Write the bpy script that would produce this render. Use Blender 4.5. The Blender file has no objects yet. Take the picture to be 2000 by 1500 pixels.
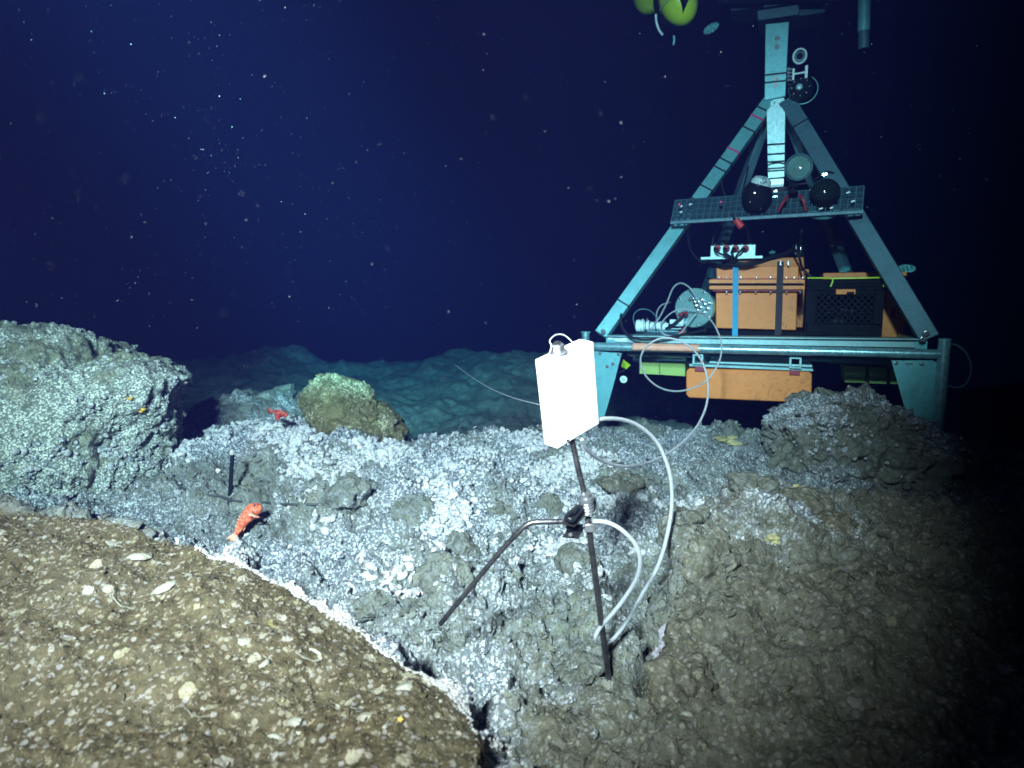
import bpy, math, random
import numpy as np
from mathutils import Vector, Matrix
random.seed(7); rng = np.random.default_rng(11)
S = bpy.context.scene; COL = S.collection
# ------------------------------------------------------------------ camera
F = 1300.0; PITCH = math.radians(7.0); CZ = 1.30
cd = bpy.data.cameras.new("camera"); cam = bpy.data.objects.new("camera", cd); COL.objects.link(cam)
cam.location = (0, 0, CZ); cam.rotation_euler = (math.pi/2-PITCH, 0, 0)
cd.sensor_width = 36; cd.lens = 36*F/2000; cd.clip_start = .02; cd.clip_end = 200
cd.dof.use_dof = True; cd.dof.focus_distance = 1.75; cd.dof.aperture_fstop = 5.0
S.camera = cam
# ------------------------------------------------------------------ world: deep sea without daylight; faint blue background added as shadow fill
w = bpy.data.worlds.new("World"); S.world = w; w.use_nodes = True
bg = w.node_tree.nodes["Background"]; bg.inputs[0].default_value = (.20, .42, 1, 1); bg.inputs[1].default_value = .012
S.view_settings.view_transform = 'Standard'; S.view_settings.look = 'None'
S.view_settings.exposure = 0.0; S.view_settings.gamma = 1
S.cycles.volume_bounces = 0; S.cycles.max_bounces = 6; S.cycles.use_denoising = True
S.cycles.transparent_max_bounces = 12
# ------------------------------------------------------------------ spots near the camera: the vehicle's lamps plus added fill lamps
def spot(name, loc, aim, power, ang, blend, col=(1, 1, 1), size=.05):
    l = bpy.data.lights.new(name, 'SPOT'); l.energy = power; l.spot_size = math.radians(ang); l.spot_blend = blend
    l.color = col; l.shadow_soft_size = size
    o = bpy.data.objects.new(name, l); COL.objects.link(o); o.location = loc
    o.rotation_euler = (Vector(aim)-Vector(loc)).to_track_quat('-Z', 'Y').to_euler(); return o
spot('vehicle_and_fill_lamp', (-.50, -.85, CZ+1.0), (-.22, 2.40, CZ-.52), 2150, 52, 1.0, (1, .96, .93), .14)
spot('vehicle_and_fill_lamp', (-.35, -.30, CZ-.02), (.13, 1.05, CZ-.09), 40, 30, 1.0, (1, .93, .92), .06)  # added fill beside the lens, whitens the front of the block
spot('vehicle_and_fill_lamp', (-.30, -.6, CZ+1.3), (.95, 3.5, CZ+.46), 1150, 39, .8, (1, .97, .92), .08)
spot('vehicle_and_fill_lamp', (-.5, -.5, CZ+.9), (-1.0, 7.0, CZ-.42), 3600, 27, 1.0, (.28, .95, .84), .10)  # added teal fill that brightens and tints the far ridge
spot('vehicle_and_fill_lamp', (-.9, -.6, CZ+.75), (-1.95, 2.5, CZ-.25), 1000, 40, 1.0, (.93, 1, .88), .10)  # added fill to lift the left outcrop

# ------------------------------------------------------------------ picture helpers: a pixel and a depth give a real point
def ray(px, py):
    cx = (px-1000)/F; cy = -(py-750)/F
    return Vector((cx, math.cos(PITCH)+cy*math.sin(PITCH), -math.sin(PITCH)+cy*math.cos(PITCH)))
def at(px, py, Y):
    d = ray(px, py); return Vector((0, 0, CZ))+d*(Y/d.y)
YAW = math.radians(22)
UX = Vector((math.cos(YAW), -math.sin(YAW), 0)); UY = Vector((math.sin(YAW), math.cos(YAW), 0)); UZ = Vector((0, 0, 1))
LO = at(1500, 690, 3.45)
def L(px, py, dep=0.0):                      # point on the lander's front plane (pushed back by dep)
    d = ray(px, py); c = Vector((0, 0, CZ)); n = UY
    t = (LO+UY*dep-c).dot(n)/d.dot(n); return c+d*t
# ------------------------------------------------------------------ noise
_p = rng.permutation(4096).astype(np.int64); _g = rng.normal(size=(4096, 3)); _g /= np.linalg.norm(_g, axis=1)[:, None]; _g = _g.astype(np.float32)
_r = rng.random((4096, 3)).astype(np.float32)
def _h(i, j, k): return _p[(_p[(_p[i & 4095]+j) & 4095]+k) & 4095]
def gn(P):
    P = np.asarray(P, np.float32); I = np.floor(P).astype(np.int64); f = P-I; u = f*f*f*(f*(f*6-15)+10); out = np.zeros(len(P), np.float32)
    for a in (0, 1):
        wa = u[:, 0] if a else 1-u[:, 0]
        for b in (0, 1):
            wb = u[:, 1] if b else 1-u[:, 1]
            for c in (0, 1):
                wc = u[:, 2] if c else 1-u[:, 2]
                g = _g[_h(I[:, 0]+a, I[:, 1]+b, I[:, 2]+c)]
                out += wa*wb*wc*(g[:, 0]*(f[:, 0]-a)+g[:, 1]*(f[:, 1]-b)+g[:, 2]*(f[:, 2]-c))
    return out*1.6
def fbm(P, o=4, gain=.5):
    s = 0; a = 1.; 
    for i in range(o): s = s+a*gn(P*(2.03**i)+i*17.3); a *= gain
    return s
def ridged(P, o=3):
    s = 0; a = 1.
    for i in range(o): s = s+a*(1-np.abs(gn(P*(2.1**i)+i*9.1))*2.2); a *= .5
    return s
def worley(P):                                # distance to nearest jittered cell point (8 cells)
    P = np.asarray(P, np.float32); B = np.floor(P-.5).astype(np.int64); m = np.full(len(P), 9., np.float32); idx = np.zeros(len(P), np.int64)
    for a in (0, 1):
        for b in (0, 1):
            for c in (0, 1):
                C = B+np.array([a, b, c]); h = _h(C[:, 0], C[:, 1], C[:, 2]); q = C+.5+(_r[h]-.5)*.8
                d = ((P-q)**2).sum(1); t = d < m; m = np.where(t, d, m); idx = np.where(t, h, idx)
    return np.sqrt(m), _r[idx][:, 0]
def sst(a, b, x): t = np.clip((x-a)/(b-a), 0, 1); return t*t*(3-2*t)
def cobbles(P, s, keep=.6):                   # rounded lumps of size s
    d, r = worley(P/s); return np.sqrt(np.clip(1-(d*1.45)**2, 0, 1))*(r < keep)*(.5+.5*r/keep)
# ------------------------------------------------------------------ mesh builders
class MB:
    def __init__(s): s.v = []; s.f = []; s.smooth = True
    def add(s, vs, fs):
        n = len(s.v); s.v += [Vector(v) for v in vs]; s.f += [tuple(i+n for i in f) for f in fs]; return s
    def prism(s, pts, off):                   # closed polygon extruded by vector off
        n = len(pts); pts = [Vector(p) for p in pts]; q = [p+off for p in pts]
        return s.add(pts+q, [tuple(range(n)), tuple(range(2*n-1, n-1, -1))]+[((i+1) % n, i, n+i, n+(i+1) % n) for i in range(n)])
    def box(s, c, sx, sy, sz, ax=None, ay=None, az=None):
        ax = ax or Vector((1, 0, 0)); ay = ay or Vector((0, 1, 0)); az = az or Vector((0, 0, 1)); c = Vector(c)
        p = [c+ax*(a*sx/2)-ay*(sy/2)+az*(b*sz/2) for a, b in ((-1, -1), (1, -1), (1, 1), (-1, 1))]
        return s.prism(p, ay*sy)
    def bar(s, a, b, w_, h_, roll=0):
        a = Vector(a); b = Vector(b); t = (b-a).normalized(); r = t.cross(Vector((0, 0, 1)))
        if r.length < .05: r = t.cross(UY)
        r.normalize(); u = r.cross(t); c_, s_ = math.cos(roll), math.sin(roll); r, u = r*c_+u*s_, u*c_-r*s_
        return s.prism([a+r*(i*w_/2)+u*(j*h_/2) for i, j in ((-1, -1), (1, -1), (1, 1), (-1, 1))], b-a)
    def tube(s, pts, r, n=10, caps=True):
        pts = [Vector(p) for p in pts]; m = len(pts); rr = r if hasattr(r, '__len__') else [r]*m
        t0 = (pts[1]-pts[0]).normalized(); nrm = t0.orthogonal().normalized(); vs = []; fs = []
        for i, p in enumerate(pts):
            t = (pts[min(i+1, m-1)]-pts[max(i-1, 0)]).normalized(); nrm = (nrm-t*nrm.dot(t)).normalized(); b = t.cross(nrm)
            vs += [p+(nrm*math.cos(2*math.pi*k/n)+b*math.sin(2*math.pi*k/n))*rr[i] for k in range(n)]
        for i in range(m-1):
            fs += [(i*n+k, i*n+(k+1) % n, (i+1)*n+(k+1) % n, (i+1)*n+k) for k in range(n)]
        if caps: fs += [tuple(range(n-1, -1, -1)), tuple(range((m-1)*n, m*n))]
        return s.add(vs, fs)
    def lathe(s, c, axis, prof, n=24):        # prof = [(distance along axis, radius)]
        axis = Vector(axis).normalized(); a = axis.orthogonal().normalized(); b = axis.cross(a); c = Vector(c); vs = []; fs = []
        for h, r in prof: vs += [c+axis*h+(a*math.cos(2*math.pi*k/n)+b*math.sin(2*math.pi*k/n))*max(r, 1e-5) for k in range(n)]
        for i in range(len(prof)-1): fs += [(i*n+k, i*n+(k+1) % n, (i+1)*n+(k+1) % n, (i+1)*n+k) for k in range(n)]
        fs += [tuple(range(n-1, -1, -1)), tuple(range((len(prof)-1)*n, len(prof)*n))]
        return s.add(vs, fs)
    def hexbolt(s, c, axis, r, h): return s.lathe(c, axis, [(0, r*1.5), (h*.25, r*1.5), (h*.25, r), (h, r*.95)], 6 if r > .004 else 8)
ORG = {}
def link(name, me, m, parent, loc):
    o = bpy.data.objects.new(name, me); COL.objects.link(o)
    if m: me.materials.append(m)
    if parent is None: o.location = loc
    else: o.parent = parent
    ORG[o.name] = Vector(loc); return o
def obj(name, mb, m, parent=None, smooth=35, bevel=0, loc=None):
    me = bpy.data.meshes.new(name); 
    if parent is not None: loc = ORG[parent.name]
    elif loc is None:
        xs = [v.x for v in mb.v]; ys = [v.y for v in mb.v]; zs = [v.z for v in mb.v]; loc = Vector(((min(xs)+max(xs))/2, (min(ys)+max(ys))/2, min(zs)))
    me.from_pydata([v-loc for v in mb.v], [], mb.f); me.update()
    import bmesh
    b = bmesh.new(); b.from_mesh(me); bmesh.ops.recalc_face_normals(b, faces=b.faces); b.to_mesh(me); b.free()
    me.polygons.foreach_set('use_smooth', [smooth > 0]*len(me.polygons))
    if smooth > 0:
        me.set_sharp_from_angle(angle=math.radians(smooth))
    o = link(name, me, m, parent, loc)
    if bevel:
        bv = o.modifiers.new('bevel', 'BEVEL'); bv.width = bevel; bv.segments = 2; bv.limit_method = 'ANGLE'; bv.angle_limit = math.radians(40)
    return o
def npmesh(name, V, Fq, m, parent=None, loc=None, attrs=None, smooth=True):
    V = np.asarray(V, np.float32); loc = Vector(loc) if loc is not None else Vector((0, 0, 0))
    if parent is not None: loc = ORG[parent.name]
    me = bpy.data.meshes.new(name); k = Fq.shape[1]; me.vertices.add(len(V)); me.vertices.foreach_set('co', (V-np.array(loc, np.float32)).ravel())
    me.loops.add(Fq.size); me.loops.foreach_set('vertex_index', Fq.astype(np.int32).ravel())
    me.polygons.add(len(Fq)); me.polygons.foreach_set('loop_start', np.arange(0, Fq.size, k, dtype=np.int32)); me.polygons.foreach_set('loop_total', np.full(len(Fq), k, np.int32))
    me.polygons.foreach_set('use_smooth', np.full(len(Fq), smooth)); me.update(); me.validate()
    for n_, a in (attrs or {}).items(): at_ = me.attributes.new(n_, 'FLOAT', 'POINT'); at_.data.foreach_set('value', a.astype(np.float32))
    return link(name, me, m, parent, loc)
def tag(o, label, cat=None, group=None, kind=None):
    if label: o['label'] = label
    if cat: o['category'] = cat
    if group: o['group'] = group
    if kind: o['kind'] = kind
    return o
def thing(name, label, cat, loc, group=None):
    o = bpy.data.objects.new(name, None); COL.objects.link(o); o.location = loc; o.empty_display_size = .05; ORG[o.name] = Vector(loc)
    return tag(o, label, cat, group)
def curve(pts, n=12):                          # Catmull-Rom through points
    P = [Vector(p) for p in pts]; P = [P[0]*2-P[1]]+P+[P[-1]*2-P[-2]]; out = []
    for i in range(1, len(P)-2):
        a, b, c, d = P[i-1:i+3]
        for k in range(n):
            t = k/n; out.append(.5*((2*b)+(c-a)*t+(2*a-5*b+4*c-d)*t*t+(3*b-a-3*c+d)*t**3))
    return out+[P[-2]]
# ------------------------------------------------------------------ materials
def nt(name):
    m = bpy.data.materials.new(name); m.use_nodes = True; t = m.node_tree; return m, t, t.nodes['Principled BSDF']
class G:                                       # tiny node helper
    def __init__(s, t): s.t = t
    def n(s, ty, **kw):
        x = s.t.nodes.new(ty)
        for k, v in kw.items():
            if k.startswith('i'): x.inputs[int(k[1:])].default_value = v
            else: setattr(x, k, v)
        return x
    def l(s, a, b): s.t.links.new(a, b)
    def noise(s, vec, sc, det=4, ro=.6, dist=0):
        x = s.n('ShaderNodeTexNoise'); x.inputs['Scale'].default_value = sc; x.inputs['Detail'].default_value = det; x.inputs['Roughness'].default_value = ro; x.inputs['Distortion'].default_value = dist; s.l(vec, x.inputs[0]); return x.outputs[0]
    def vor(s, vec, sc, out=0, feat='F1'):
        x = s.n('ShaderNodeTexVoronoi'); x.feature = feat; x.inputs['Scale'].default_value = sc; s.l(vec, x.inputs[0]); return x.outputs[out]
    def ramp(s, f, stops):
        x = s.n('ShaderNodeValToRGB'); e = x.color_ramp.elements
        while len(e) < len(stops): e.new(.5)
        for el, (p, c) in zip(e, stops): el.position = p; el.color = (*c, 1) if len(c) == 3 else c
        s.l(f, x.inputs[0]); return x.outputs[0]
    def mix(s, f, a, b):
        x = s.n('ShaderNodeMix', data_type='RGBA')
        for v, i in ((f, 0), (a, 6), (b, 7)):
            if hasattr(v, 'is_output'): s.l(v, x.inputs[i])
            else: x.inputs[i].default_value = v if i == 0 else (*v, 1)
        return x.outputs[2]
    def m(s, op, a, b=0., clamp=False):
        x = s.n('ShaderNodeMath', operation=op, use_clamp=clamp)
        for v, i in ((a, 0), (b, 1)):
            if hasattr(v, 'is_output'): s.l(v, x.inputs[i])
            else: x.inputs[i].default_value = v
        return x.outputs[0]
    def bump(s, h, st, dist, prev=None):
        x = s.n('ShaderNodeBump'); x.inputs['Strength'].default_value = st; x.inputs['Distance'].default_value = dist; s.l(h, x.inputs['Height'])
        if prev: s.l(prev, x.inputs['Normal'])
        return x.outputs[0]
def tonemat(name, stops, rough, sc=60):
    m, t, b = nt(name); g = G(t); v = g.n('ShaderNodeTexCoord').outputs['Object']; a = g.n('ShaderNodeAttribute', attribute_name='tone').outputs['Fac']
    n1 = g.noise(v, sc, 4, .7); f = g.m('ADD', a, g.m('MULTIPLY', g.m('SUBTRACT', n1, .5), .7), True)
    g.l(g.ramp(f, stops), b.inputs['Base Color']); b.inputs['Roughness'].default_value = rough; b.inputs['Specular IOR Level'].default_value = .25
    g.l(g.bump(g.noise(v, sc*3, 4, .7), 1., .003), b.inputs['Normal']); return m
def mat(name, c, rough=.5, metal=0., var=.25, sc=20., bump=.15, bd=.002, spec=.5, dirt=None, trans=0., ior=1.45, streak=False):
    m, t, b = nt(name); g = G(t); tc = g.n('ShaderNodeTexCoord'); v = tc.outputs['Object']
    if streak:
        mp = g.n('ShaderNodeMapping'); mp.inputs['Scale'].default_value = (1, 1, .15); g.l(v, mp.inputs[0]); v = mp.outputs[0]
    n1 = g.noise(v, sc, 5, .65); n2 = g.noise(v, sc*6, 3, .6)
    lo = tuple(x*(1-var) for x in c); hi = tuple(min(1, x*(1+var*.6)) for x in c)
    col = g.ramp(n1, [(.3, lo), (.7, hi)])
    if dirt:
        col = g.mix(g.m('MULTIPLY', g.ramp(n1, [(.50, (0, 0, 0)), (.68, (1, 1, 1))]), .8), col, dirt)
        nw = g.noise(v, sc*7, 4, .75, .6); nv_ = g.noise(v, sc*.35, 3, .6)
        col = g.mix(g.m('MULTIPLY', g.m('MULTIPLY', g.ramp(nw, [(.56, (0, 0, 0)), (.62, (1, 1, 1))]), g.ramp(nv_, [(.4, (0, 0, 0)), (.6, (1, 1, 1))])), .7), col, tuple(x*.45 for x in c))
        col = g.mix(g.m('MULTIPLY', g.ramp(g.noise(v, sc*18, 3, .6), [(.66, (0, 0, 0)), (.70, (1, 1, 1))]), .6), col, tuple(min(1, x*1.4+.12) for x in c))
    g.l(col, b.inputs['Base Color']); b.inputs['Metallic'].default_value = metal
    g.l(g.m('ADD', g.m('MULTIPLY', n2, .3), rough-.15, True), b.inputs['Roughness'])
    b.inputs['Specular IOR Level'].default_value = spec; b.inputs['Transmission Weight'].default_value = trans; b.inputs['IOR'].default_value = ior
    if bump: g.l(g.bump(n2, bump, bd), b.inputs['Normal'])
    return m
STEEL = mat('brushed_steel', (.52, .52, .55), .22, .8, .35, 60, .25, .0006)
DSTEEL = mat('worn_steel', (.17, .16, .17), .30, .85, .6, 45, .4, .001)
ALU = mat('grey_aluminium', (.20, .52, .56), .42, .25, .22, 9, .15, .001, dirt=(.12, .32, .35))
ALUD = mat('dark_aluminium', (.08, .17, .22), .5, .2, .3, 14, .2, .001, dirt=(.06, .12, .15))
PIPE = mat('bare_pipe', (.36, .60, .66), .28, .55, .4, 40, .5, .001)
LIGHTALU = mat('pale_aluminium', (.36, .56, .58), .42, .3, .18, 12, .1, .001, dirt=(.26, .42, .44))
WHITE = mat('white_plastic', (.92, .88, .90), .45, 0, .05, 12, .1, .001)
OFFW = mat('off_white', (.72, .85, .88), .45, 0, .1, 20, .1, .001)
ORANGE = mat('orange_plastic', (.95, .27, .055), .5, 0, .09, 5, .12, .001, dirt=(.76, .21, .045))
BLACK = mat('black_plastic', (.007, .009, .013), .7, 0, .3, 20, .1, .001, spec=.12)
RUBBER = mat('dark_rubber', (.010, .012, .016), .6, 0, .3, 30, .1, .001)
GREEN = mat('yellow_green_foam', (.46, .60, .16), .6, 0, .12, 9, .2, .001)
LIME = mat('lime_plastic', (.62, .85, .03), .4, 0, .12, 6, .1, .001)
RED = mat('red_plastic', (.75, .05, .04), .5, 0, .2, 20, .1, .001)
DRED = mat('dark_red_rubber', (.35, .03, .05), .5, 0, .2, 20, .1, .001)
BLUES = mat('blue_webbing', (.03, .36, .60), .6, 0, .15, 60, .3, .0005)
BLACKS = mat('black_webbing', (.04, .025, .03), .7, 0, .2, 60, .3, .0005)
OTAPE = mat('orange_tape', (1, .40, .27), .5, 0, .2, 14, .2, .001)
MAGENTA = mat('pink_tie', (.8, .03, .2), .5, 0, .1, 10, 0)
DGLASS = mat('dark_glass', (.012, .02, .022), .08, 0, .1, 5, 0, spec=.8)
TUBEM = mat('milky_tubing', (.80, .84, .93), .35, 0, .06, 30, 0, trans=.55, ior=1.12)
_b = TUBEM.node_tree.nodes['Principled BSDF']; _b.inputs['Subsurface Weight'].default_value = .6; _b.inputs['Subsurface Radius'].default_value = (.02, .02, .02); _b.inputs['Subsurface Scale'].default_value = 1.
GLASS = mat('clear_glass', (.75, .95, .90), .05, 0, .05, 5, 0, trans=.9, ior=1.12)
CABM = mat('silted_cable', (.05, .055, .055), .7, 0, .5, 20)
CAPM = mat('machined_cap', (.36, .62, .62), .25, .55, .12, 40, .1, .0005)
INK = mat('label_ink', (.03, .07, .09), .6, 0, .1, 10, 0)
TAPEM = mat('crinkled_foil', (.35, .75, .80), .2, .6, .6, 60, .8, .003)
# ---- seabed material; 'cover' = how much bacterial mat, 'brown' = how much brown silt
def seabed_mat(name, tint=None):
    m, t, b = nt(name); g = G(t); tc = g.n('ShaderNodeTexCoord'); v = tc.outputs['Object']
    cov = g.n('ShaderNodeAttribute', attribute_name='cover').outputs['Fac']; br = g.n('ShaderNodeAttribute', attribute_name='brown').outputs['Fac']
    nA = g.noise(v, 3.2, 5, .6, .4); nB = g.noise(v, 14, 5, .65, .3); nC = g.noise(v, 55, 4, .7); nD = g.noise(v, 190, 3, .7); nE = g.noise(v, 7.5, 4, .6)
    vo = g.vor(v, 95); vo2 = g.vor(v, 34); vc = g.vor(v, 95, 1); vc2 = g.vor(v, 34, 1)
    rub = g.ramp(nB, [(.25, (.06, .066, .06)), (.5, (.16, .165, .13)), (.75, (.29, .285, .21))])
    rub = g.mix(g.ramp(nC, [(.42, (0, 0, 0)), (.68, (1, 1, 1))]), rub, (.22, .24, .24))
    sil = g.ramp(nC, [(.28, (.020, .014, .007)), (.5, (.070, .052, .026)), (.72, (.135, .104, .056))])
    sil = g.mix(g.m('MULTIPLY', g.ramp(nE, [(.4, (0, 0, 0)), (.7, (1, 1, 1))]), .5), sil, (.15, .125, .075))
    # pale grit: a share of the voronoi cells, only near their middle
    chip = g.m('MULTIPLY', g.m('GREATER_THAN', g.n_sep(vc), .62), g.m('LESS_THAN', vo, .40))
    sil = g.mix(g.m('MULTIPLY', chip, .5), sil, g.mix(g.n_sep(vc, 1), (.34, .30, .19), (.42, .39, .38)))
    chip2 = g.m('MULTIPLY', g.m('GREATER_THAN', g.n_sep(vc2), .86), g.m('LESS_THAN', g.m('ADD', vo2, g.m('MULTIPLY', g.m('SUBTRACT', nC, .5), .5)), .36))
    sil = g.mix(g.m('MULTIPLY', chip2, .45), sil, g.mix(g.n_sep(vc2, 1), (.50, .44, .26), (.60, .55, .50)))
    col = g.mix(br, rub, sil)
    f = g.m('ADD', g.m('MULTIPLY', nB, .40), g.m('ADD', g.m('MULTIPLY', nC, .45), g.m('ADD', g.m('MULTIPLY', nD, .50), g.m('MULTIPLY', nA, .15))))   # ~ .75 mean
    th = g.m('SUBTRACT', 1.03, g.m('MULTIPLY', cov, .46))
    k = g.m('MULTIPLY', g.m('ADD', g.m('SUBTRACT', f, th), .06), 4.2, True)
    matc = g.mix(g.ramp(nC, [(.35, (0, 0, 0)), (.65, (1, 1, 1))]), (.38, .41, .46), (.74, .735, .74))
    gr = g.vor(v, 125); gr2 = g.vor(v, 260); gm_ = g.m('ADD', g.m('MULTIPLY', gr, .9), g.m('ADD', g.m('MULTIPLY', gr2, .45), g.m('MULTIPLY', nD, .5)))
    matc = g.mix(g.ramp(gm_, [(.84, (0, 0, 0)), (1.04, (1, 1, 1))]), matc, g.mix(nB, (.10, .12, .18), (.22, .23, .22)))  # bluish shade in the gaps between mat grains, put into the colour
    lift = g.n('ShaderNodeAttribute', attribute_name='tuft').outputs['Fac']; matc = g.mix(g.m('MULTIPLY', lift, .85), matc, (.72, .69, .70))
    col = g.mix(k, col, matc)
    fl = g.ramp(g.noise(v, 130, 2, .5, .8), [(.60, (0, 0, 0)), (.66, (1, 1, 1))]); col = g.mix(g.m('MULTIPLY', g.m('MULTIPLY', fl, br), .6), col, g.ramp(nE, [(.35, (.34, .29, .16)), (.65, (.38, .34, .33))]))
    yel = g.m('MULTIPLY', g.ramp(g.noise(v, 9.1, 4, .6, .6), [(.70, (0, 0, 0)), (.74, (1, 1, 1))]), .35)
    col = g.mix(yel, col, (.5, .42, .10))
    if tint:
        x = g.n('ShaderNodeMix', data_type='RGBA', blend_type='MULTIPLY'); x.inputs[0].default_value = 1; g.l(col, x.inputs[6]); x.inputs[7].default_value = (*tint, 1); col = x.outputs[2]
    g.l(col, b.inputs['Base Color']); b.inputs['Roughness'].default_value = .8; b.inputs['Specular IOR Level'].default_value = .25
    nCb = g.m('MULTIPLY', nC, g.m('SUBTRACT', 1., g.m('MULTIPLY', br, .75))); nDb = g.m('ADD', g.m('MULTIPLY', nD, g.m('SUBTRACT', 1., g.m('MULTIPLY', br, .45))), g.m('MULTIPLY', g.m('MULTIPLY', g.m('ADD', chip, chip2), br), .5))
    n = g.bump(nCb, .7, .011); n = g.bump(nDb, 1., .007, n); fd = g.m('SUBTRACT', 1., g.m('MULTIPLY', br, .92)); n = g.bump(g.m('MULTIPLY', vo, fd), .5, -.005, n); n = g.bump(g.m('MULTIPLY', gr, fd), .55, -.004, n); g.l(n, b.inputs['Normal']); return m
def n_sep(self, c, i=0):
    x = self.n('ShaderNodeSeparateColor'); self.l(c, x.inputs[0]); return x.outputs[i]
G.n_sep = n_sep
SEABED = seabed_mat('seabed_rubble'); OLIVE = seabed_mat('olive_crusted_rock', (1.06, 1.06, .90)); OLIVE2 = seabed_mat('dark_olive_rock', (1.05, .92, .55))
MATM = mat('bacterial_mat', (.78, .76, .83), .8, 0, .3, 60, 1., .005, spec=.2, dirt=(.50, .50, .56))
PEB = tonemat('rubble_pebble', [(0, (.06, .065, .06)), (.4, (.14, .145, .13)), (.65, (.24, .24, .20)), (.8, (.42, .44, .50)), (1, (.72, .72, .78))], .8, 70)
FRM = mat('mat_fringe', (.52, .49, .47), .9, 0, .35, 90, 1., .003, spec=.1)
SHELL = tonemat('silt_grit', [(0, (.05, .04, .022)), (.35, (.15, .118, .07)), (.6, (.24, .20, .13)), (.80, (.21, .19, .16)), (.95, (.30, .27, .19)), (1, (.48, .45, .37))], .8, 120)
SHELLW = mat('pale_shell', (.33, .31, .25), .5, 0, .4, 60, .8, .002, dirt=(.16, .14, .09))
GRIT = mat('pale_grit', (.52, .46, .36), .6, 0, .6, 11, .5, .001, dirt=(.42, .38, .38))
# ------------------------------------------------------------------ TERRAIN
# columns of the seabed profile: (Y, pixel row it passes through); height follows from both
K = {  # near,            frame bottom,  fore crest,   behind,       valley start, middle,       ridge crest,  behind ridge, far floor,   far crest,    beyond
 -900:[(.34,2300),(.70,1500),(1.15,1010),(1.50,1140),(1.9,1040),(2.3,960),(2.8,880),(3.4,860),(4.6,800),(7.0,760),(10,760)],
 0:   [(.34,2300),(.68,1500),(1.20,1000),(1.50,1130),(1.85,1040),(2.15,960),(2.5,900),(3.2,880),(4.6,850),(7.0,760),(10,760)],
 200: [(.34,2300),(.68,1500),(1.20,1022),(1.50,1140),(1.85,1050),(2.15,975),(2.5,910),(3.2,880),(4.6,850),(7.0,740),(10,760)],
 350: [(.34,2300),(.68,1500),(1.16,1058),(1.42,1170),(1.78,1070),(2.1,960),(2.55,862),(3.2,900),(4.6,840),(7.0,700),(10,760)],
 450: [(.34,2300),(.68,1500),(1.12,1092),(1.36,1190),(1.72,1085),(2.1,960),(2.6,838),(3.2,890),(4.6,835),(7.0,694),(10,760)],
 560: [(.34,2300),(.68,1500),(1.07,1145),(1.28,1240),(1.62,1110),(2.0,960),(2.5,815),(3.1,880),(4.6,835),(7.0,700),(10,760)],
 650: [(.34,2300),(.68,1500),(1.02,1205),(1.20,1280),(1.55,1130),(1.9,980),(2.3,870),(3.0,905),(4.6,835),(7.0,722),(10,770)],
 740: [(.34,2300),(.68,1500),(.97,1268),(1.14,1350),(1.45,1150),(1.85,990),(2.3,880),(3.0,905),(4.6,830),(7.0,710),(10,770)],
 860: [(.34,2300),(.68,1500),(.88,1345),(1.05,1420),(1.35,1190),(1.8,1000),(2.45,858),(3.0,900),(4.6,830),(7.0,695),(10,770)],
 930: [(.34,2300),(.68,1500),(.80,1420),(.98,1455),(1.30,1215),(1.8,1000),(2.5,848),(3.1,900),(4.6,830),(7.0,692),(10,770)],
 990: [(.34,2300),(.76,1520),(.86,1470),(.98,1395),(1.28,1230),(1.8,1010),(2.6,852),(3.1,910),(4.6,840),(7.0,695),(10,770)],
 1100:[(.34,2200),(.80,1500),(.92,1425),(1.08,1360),(1.30,1240),(1.8,1020),(2.6,848),(3.1,910),(4.6,850),(7.0,705),(10,780)],
 1200:[(.34,2200),(.82,1500),(.98,1400),(1.15,1318),(1.34,1235),(1.8,1030),(2.6,862),(3.1,930),(4.6,870),(7.0,800),(10,800)],
 1262:[(.34,2200),(.82,1500),(.98,1400),(1.12,1330),(1.30,1250),(1.75,1020),(2.7,868),(3.1,930),(4.6,870),(7.0,850),(10,820)],
 1320:[(.34,2150),(.80,1500),(.92,1360),(1.06,1200),(1.30,1040),(1.9,985),(2.8,850),(3.3,930),(4.6,880),(7.0,860),(10,830)],
 1500:[(.34,2100),(.78,1500),(.92,1330),(1.10,1150),(1.45,970),(2.0,960),(2.8,848),(3.3,930),(4.6,890),(7.0,870),(10,840)],
 1700:[(.34,2100),(.76,1500),(.92,1310),(1.10,1150),(1.45,985),(2.0,985),(2.8,880),(3.3,940),(4.6,900),(7.0,880),(10,850)],
 2000:[(.34,2100),(.76,1500),(.92,1320),(1.10,1160),(1.5,1010),(2.0,980),(2.8,890),(3.3,940),(4.6,900),(7.0,880),(10,850)],
 3000:[(.34,2100),(.76,1500),(.92,1330),(1.10,1170),(1.5,1020),(2.0,980),(2.8,900),(3.3,940),(4.6,900),(7.0,880),(10,850)]}
def slope_h(py):                              # depth below the camera per metre of Y
    d = ray(1000, 1000); a = (py-750)/F; return (math.sin(PITCH)+a*math.cos(PITCH))/(math.cos(PITCH)-a*math.sin(PITCH))
kx = np.array(sorted(K)); nk = 11
KY = np.array([[K[x][i][0] for i in range(nk)] for x in kx]); KH = np.array([[K[x][i][0]*slope_h(K[x][i][1]) for i in range(nk)] for x in kx])
CX = np.concatenate([np.linspace(-900, -80, 60, endpoint=False), np.linspace(-80, 2080, 1180, endpoint=False), np.linspace(2080, 3000, 60)])
NR = 900; RY = np.exp(np.linspace(math.log(.36), math.log(16), NR))
def colinterp(x):
    i = np.clip(np.searchsorted(kx, x)-1, 0, len(kx)-2); t = (x-kx[i])/(kx[i+1]-kx[i]); t = (t*t*(3-2*t))*.5+t*.5; return KY[i]*(1-t)+KY[i+1]*t, KH[i]*(1-t)+KH[i+1]*t
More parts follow.
